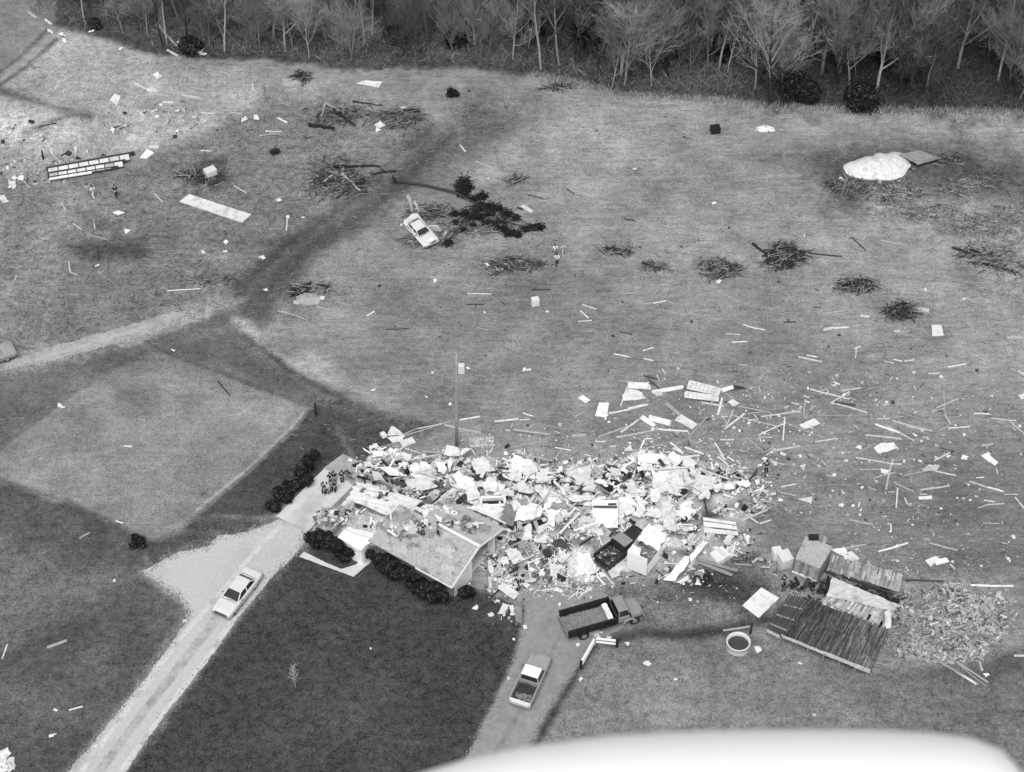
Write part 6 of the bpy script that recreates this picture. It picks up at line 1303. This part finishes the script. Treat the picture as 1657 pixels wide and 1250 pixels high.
for s_ in SPEC:
    T, C_ = tree_mesh(*s_); root = empty('bare_tree', (0, 0, 0)); T.build('trunk', M['bark'], root, True); C_.build('crown', M['twig'], root); PROT.append(root)
used = set(); rr = random.Random(77)
def tree(px, py, kind, label, group, sc=1.0, dark=False, rz=None, deep=False):
    root = PROT[kind]
    if kind in used: root = copy_tree(root)
    used.add(kind); p = at(px, py); root.location = (p.x, p.y, 0); root.rotation_euler = (rr.gauss(0, .03), rr.gauss(0, .03), rr.uniform(0, 6.28) if rz is None else rz); k = sc; root.scale = (k, k, k*rr.uniform(.92, 1.1))
    if dark:
        for ch in root.children:
            if ch.name.startswith('trunk'):
                ch.material_slots[0].link = 'OBJECT'; ch.material_slots[0].material = M['barkdark']
    if deep:
        for ch in root.children:
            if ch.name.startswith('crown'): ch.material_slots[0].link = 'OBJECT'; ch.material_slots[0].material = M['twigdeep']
    tag(root, label, 'tree', group); return root
bpy.context.view_layer.update()
FR = [(875, 112, 5, 0), (1005, 122, 3, 0), (1010, 138, 4, 0), (935, 100, 0, 1), (1077, 116, 3, 1), (1146, 100, 1, 0), (1163, 112, 5, 0), (1178, 108, 1, 0), (1196, 78, 5, 1), (1246, 168, 6, 1), (1268, 112, 0, 0), (1055, 140, 7, 0), (905, 105, 1, 0), (990, 142, 7, 0), (1330, 120, 3, 0), (1355, 145, 4, 1), (1460, 120, 6, 0), (1550, 110, 3, 0), (1615, 130, 0, 0), (1500, 140, 4, 0), (1400, 118, 1, 1), (1650, 160, 7, 0),
      (570, 82, 1, 0), (603, 60, 5, 0), (655, 66, 7, 0), (720, 72, 2, 0), (768, 72, 3, 0), (690, 50, 1, 0), (530, 70, 4, 0), (475, 80, 7, 0), (420, 78, 4, 0), (365, 70, 2, 0), (330, 66, 7, 0), (270, 70, 5, 0), (240, 60, 4, 0), (200, 55, 7, 0), (830, 96, 2, 0), (855, 78, 7, 0), (500, 96, 4, 0), (740, 60, 0, 0)]
FR.sort()
for i, (px, py, kd, dk) in enumerate(FR):
    left = px < 850; which = ('left' if left else 'right'); L_ = [f for f in FR if (f[0] < 850) == left]; k = L_.index((px, py, kd, dk)); 
    tree(px, py, kd, f"{'dark-trunked' if dk else 'pale-barked'} bare tree at the front of the wood, {ORD[k] if k < 20 else ''}{'from the left edge' if left else 'rightwards from the white-trunked tree'}" if k else ('leftmost bare tree at the front of the wood' if left else 'slender white-trunked bare tree at the middle of the wood edge'), 'trees at the front of the wood', 1.0 if px > 850 else .72, bool(dk))
n = 0; spots = []
def edge_y(px):
    for (ax, ay), (bx_, by_) in zip(EDGE[:-1], EDGE[1:]):
        if ax <= px <= bx_: return ay + (by_-ay)*(px-ax)/(bx_-ax)
    return 200
tries = 0
while n < 235 and tries < 6000:
    tries += 1; p = Vector((rr.uniform(-52, 75), rr.uniform(188, 224), 0)); px, py = pix(p.x, p.y)
    ey_ = edge_y(px)
    if py > ey_-14 or py < ey_-200: continue
    if px < 300 and py < ey_-70 and rr.random() < .6: continue
    if any((p-q).length < 1.7 for q in spots): continue
    spots.append(p); n += 1
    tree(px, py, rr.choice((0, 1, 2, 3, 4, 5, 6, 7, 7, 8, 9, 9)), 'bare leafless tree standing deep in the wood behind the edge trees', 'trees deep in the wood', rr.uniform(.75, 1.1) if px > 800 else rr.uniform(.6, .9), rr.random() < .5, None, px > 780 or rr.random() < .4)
for i, (px, py, r_, h_, lab) in enumerate([(1392, 172, 2.1, 3.0, 'big round black evergreen at the front of the wood'), (1290, 158, 2.0, 2.8, 'dark evergreen bush right of the big dark-trunked tree'), (1308, 162, 1.4, 2.0, 'smaller dark bush beside the round black evergreen'), (738, 74, 1.3, 2.6, 'dark evergreen bush among the left trees of the wood'), (640, 66, 1.5, 1.2, 'low dark bush among the left trees of the wood'), (154, 44, .9, 1.2, 'small dark bush at the left tip of the wood'),
        (1160, 95, 1.6, 2.8, 'dark evergreen behind the thin pale trunks'), (950, 70, 2.2, 4.0, 'tall dark evergreen deep in the wood right of the white trunk'), (1035, 70, 2.2, 4.5, 'tall dark evergreen behind the many-limbed pale tree'), (310, 80, 1.5, 1.1, 'low dark bush by the fallen trunk at the wood edge'), (1440, 100, 2.4, 4.2, 'tall dark evergreen above the round black evergreen'), (860, 62, 2.0, 3.0, 'dark evergreen left of the white-trunked tree')]):
    bush(at(px, py), r_, h_, lab, None, 200+i, 4200, 'evergreen')
# brush and saplings on the wood's floor
rb = random.Random(8); UG = vnoise(*[a.ravel() for a in np.meshgrid(np.arange(300)*.15, np.arange(100)*.15, indexing='ij')], 12).reshape(300, 100); mb = MB(); mb.col = .1; n = 0
while n < 60000:
    x, y = rb.uniform(-56, 80), rb.uniform(186, 226); px, py = pix(x, y); ey_ = edge_y(px)
    if py > ey_-2+rb.gauss(0, 4): continue
    clump = UG[int((x+60)*2) % 300, int((y-180)*2) % 100]
    if rb.random() > clump*1.4: n += 0 if rb.random() < .8 else 1; continue
    n += 1; L = rb.uniform(.4, 2.4); d = Vector((rb.gauss(0, .45), rb.gauss(0, .45), rb.uniform(.3, 1))).normalized(); q = Vector((x, y, rb.uniform(0, .3))); s = d.orthogonal().normalized(); s.rotate(Matrix.Rotation(rb.uniform(0, 3.1), 3, d)); s *= rb.uniform(.008, .018)
    mb.col = rb.choice((.08, .14, .2, .25, .3))*(.55 if px > 1230 else 1); e = q+d*L; mid_ = q + d*L*.55 + Vector((rb.gauss(0, .08), rb.gauss(0, .08), 0)); mb.add([q-s, q+s, mid_+s*.7, e, mid_-s*.7], [(0, 1, 2, 3, 4)])  # right-hand twigs coloured darker for the shaded gaps between trees
    for z in range(2):
        q2 = q + d*L*rb.uniform(.4, .9); d2 = Vector((rb.gauss(0, 1), rb.gauss(0, 1), rb.gauss(.4, .5))).normalized()*rb.uniform(.2, .7); s2 = d2.orthogonal().normalized()*.010; mb.add([q2-s2, q2+s2, q2+d2], [(0, 1, 2)])
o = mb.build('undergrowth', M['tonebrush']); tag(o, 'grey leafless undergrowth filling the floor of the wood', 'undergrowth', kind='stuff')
# saplings on the lawns
def sapling(px, py, h, label, seed):
    rs = random.Random(seed); root = empty('sapling', at(px, py)); t = MB(); c = MB(); t.tube([(0, 0, -.05), (rs.gauss(0, .05), .02, h*.5), (rs.gauss(0, .08), .05, h)], [.06, .04, .015], 6)
    for k in range(26):
        z = h*(.2+.75*k/26); a = k*2.4; L = h*.3*(1.1-k/30)*rs.uniform(.7, 1.2); q = Vector((0, .02, z)); e = q + Vector((math.cos(a)*L*.6, math.sin(a)*L*.6, L*.7)); c.tube([q, e], [.025, .01], 4)
        for j in range(3): b_ = q.lerp(e, rs.uniform(.4, .9)); c.tube([b_, b_+Vector((rs.gauss(0, .2), rs.gauss(0, .2), .25))], [.014, .006], 3)
    t.build('trunk', M['bark'], root); c.build('crown', M['bark'], root); tag(root, label, 'sapling')
sapling(478, 1112, 3.0, 'bare pale sapling standing in the dark front lawn', 3); sapling(325, 805, 2.2, 'thin bare sapling at the corner of the pale field by the carport lawn', 5); sapling(155, 372, 3.4, 'thin bare sapling in the grass left of the long pale slab', 7); sapling(430, 165, 2.2, 'thin bare sapling in the upper left field', 9)
rs = random.Random(12); mb = MB(); mb.col = .4
for poly, n_, sp in ((DRV, 2600, 5), ([(845, 962), (850, 990), (846, 1030), (826, 1085), (790, 1165), (752, 1232), (828, 1250), (870, 1175), (905, 1115), (935, 1078), (962, 1036)], 700, 4), ([(0, 590), (150, 543), (290, 500), (330, 500), (288, 515), (190, 556), (60, 590), (0, 601)], 700, 4)):
    for _ in range(n_):
        i = rs.randrange(len(poly)); a, b_ = poly[i], poly[(i+1) % len(poly)]; t = rs.random(); px, py = a[0]+(b_[0]-a[0])*t+rs.gauss(0, sp), a[1]+(b_[1]-a[1])*t+rs.gauss(0, sp*.8)
        if py > 1300: continue
        p = at(px, py); q = rs.uniform(.03, .085); mb.col = rs.choice((.16, .24, .32, .4, .12)); mb.box((p.x, p.y, q*.3+.012), (q, q*rs.uniform(.5, 1), q*.6), Euler((0, 0, rs.uniform(0, 3))).to_matrix())
o = mb.build('gravel', M['tonebrush']); tag(o, 'loose stones and grass clods along the edges of the drive and lanes', 'gravel', kind='stuff')
# straw and dead stalks flattened over the fields
rs = random.Random(3); mb = MB(); mb.col = .3; n = 0
while n < 13000:
    px, py = rs.uniform(-40, 1700), rs.uniform(110, 1020); p = at(px, py)
    right = px > 560+(.0 if py < 500 else (py-500)*.6)
    if not right and rs.random() < .7: continue
    if py > 730 and px < 1240: continue
    if py < edge_y(px)+6: continue
    n += 1; a = rs.gauss(-.12, .4); L = rs.uniform(.08, .34)*(1.8 if rs.random() < .12 else 1); mb.col = rs.choice((.09, .12, .16, .26, .3, .36)); d = Vector((math.cos(a), math.sin(a), 0))*L; s = Vector((-math.sin(a), math.cos(a), 0))*rs.uniform(.012, .032); z = Vector((0, 0, rs.uniform(.01, .025)))
    mb.add([p-d-s+z, p+d-s*.6+z, p+d+s*.6+z, p-d+s+z, p+z*1.3-d*.1], [(0, 1, 4), (1, 2, 4), (2, 3, 4), (3, 0, 4)])
o = mb.build('straw', M['tonebrush']); tag(o, 'flattened dead stalks and straw over the fields', 'straw', kind='stuff')
# pale long grass along the edge of the wood
mb = MB(); mb.col = .4
for _ in range(6000):
    px = rs.uniform(860, 1700); py = edge_y(px) + rs.gauss(4, 3.5); p = at(px, py); h = rs.uniform(.2, .6); a = rs.uniform(0, 6.28); s = Vector((math.cos(a), math.sin(a), 0))*.035; mb.col = rs.choice((.3, .4, .5, .22)); mb.add([p-s, p+s, p+Vector((rs.gauss(0, .12), rs.gauss(0, .12), h))], [(0, 1, 2)])
o = mb.build('long_grass', M['tonebrush']); tag(o, 'pale long dead grass along the edge of the wood', 'grass', kind='stuff')

# ------------------------------------------------------------------ the aircraft's own white wheel fairing just below the camera
def ray(px, py, dist):
    x = (px-828.5)/FPX; v = (py-625)/FPX
    return Vector((x, CP-v*SP, -SP-v*CP))*dist + Vector((0, 0, CAMH))
dist = 2.6; root = empty('wheel_fairing', ray(1000, 1340, dist)); o0 = root.location.copy()
upv = Vector((0, SP, CP)); fw = Vector((0, CP, -SP)); k = dist/FPX; rings = []
tab = [(380, .05), (450, 22), (560, 50), (660, 80), (760, 110), (850, 129), (1000, 147), (1150, 154), (1300, 156), (1420, 155), (1520, 150), (1580, 142), (1620, 127), (1645, 100), (1658, 60), (1664, .5)]
for px, r in tab:
    c = ray(px, 1340, dist) - o0; rings.append([c + upv*(math.copysign(abs(math.sin(t))**.6, math.sin(t))*r*k) + fw*(math.cos(t)*r*k*1.1) for t in [2*math.pi*i/28 for i in range(28)]])
mb = MB(); mb.loft(rings); mb.build('shell', M['fairing'], root, True)
mb = MB(); c = ray(1250, 1340, dist)-o0; mb.tube([c, c+Vector((.05, -.35, -.05)), c+Vector((.1, -1.0, .45))], [.05, .045, .045], 12); mb.build('strut', M['fairing'], root, True)
tag(root, 'white rounded aircraft wheel fairing, out of focus along the bottom edge', 'aircraft part')

write_labels()
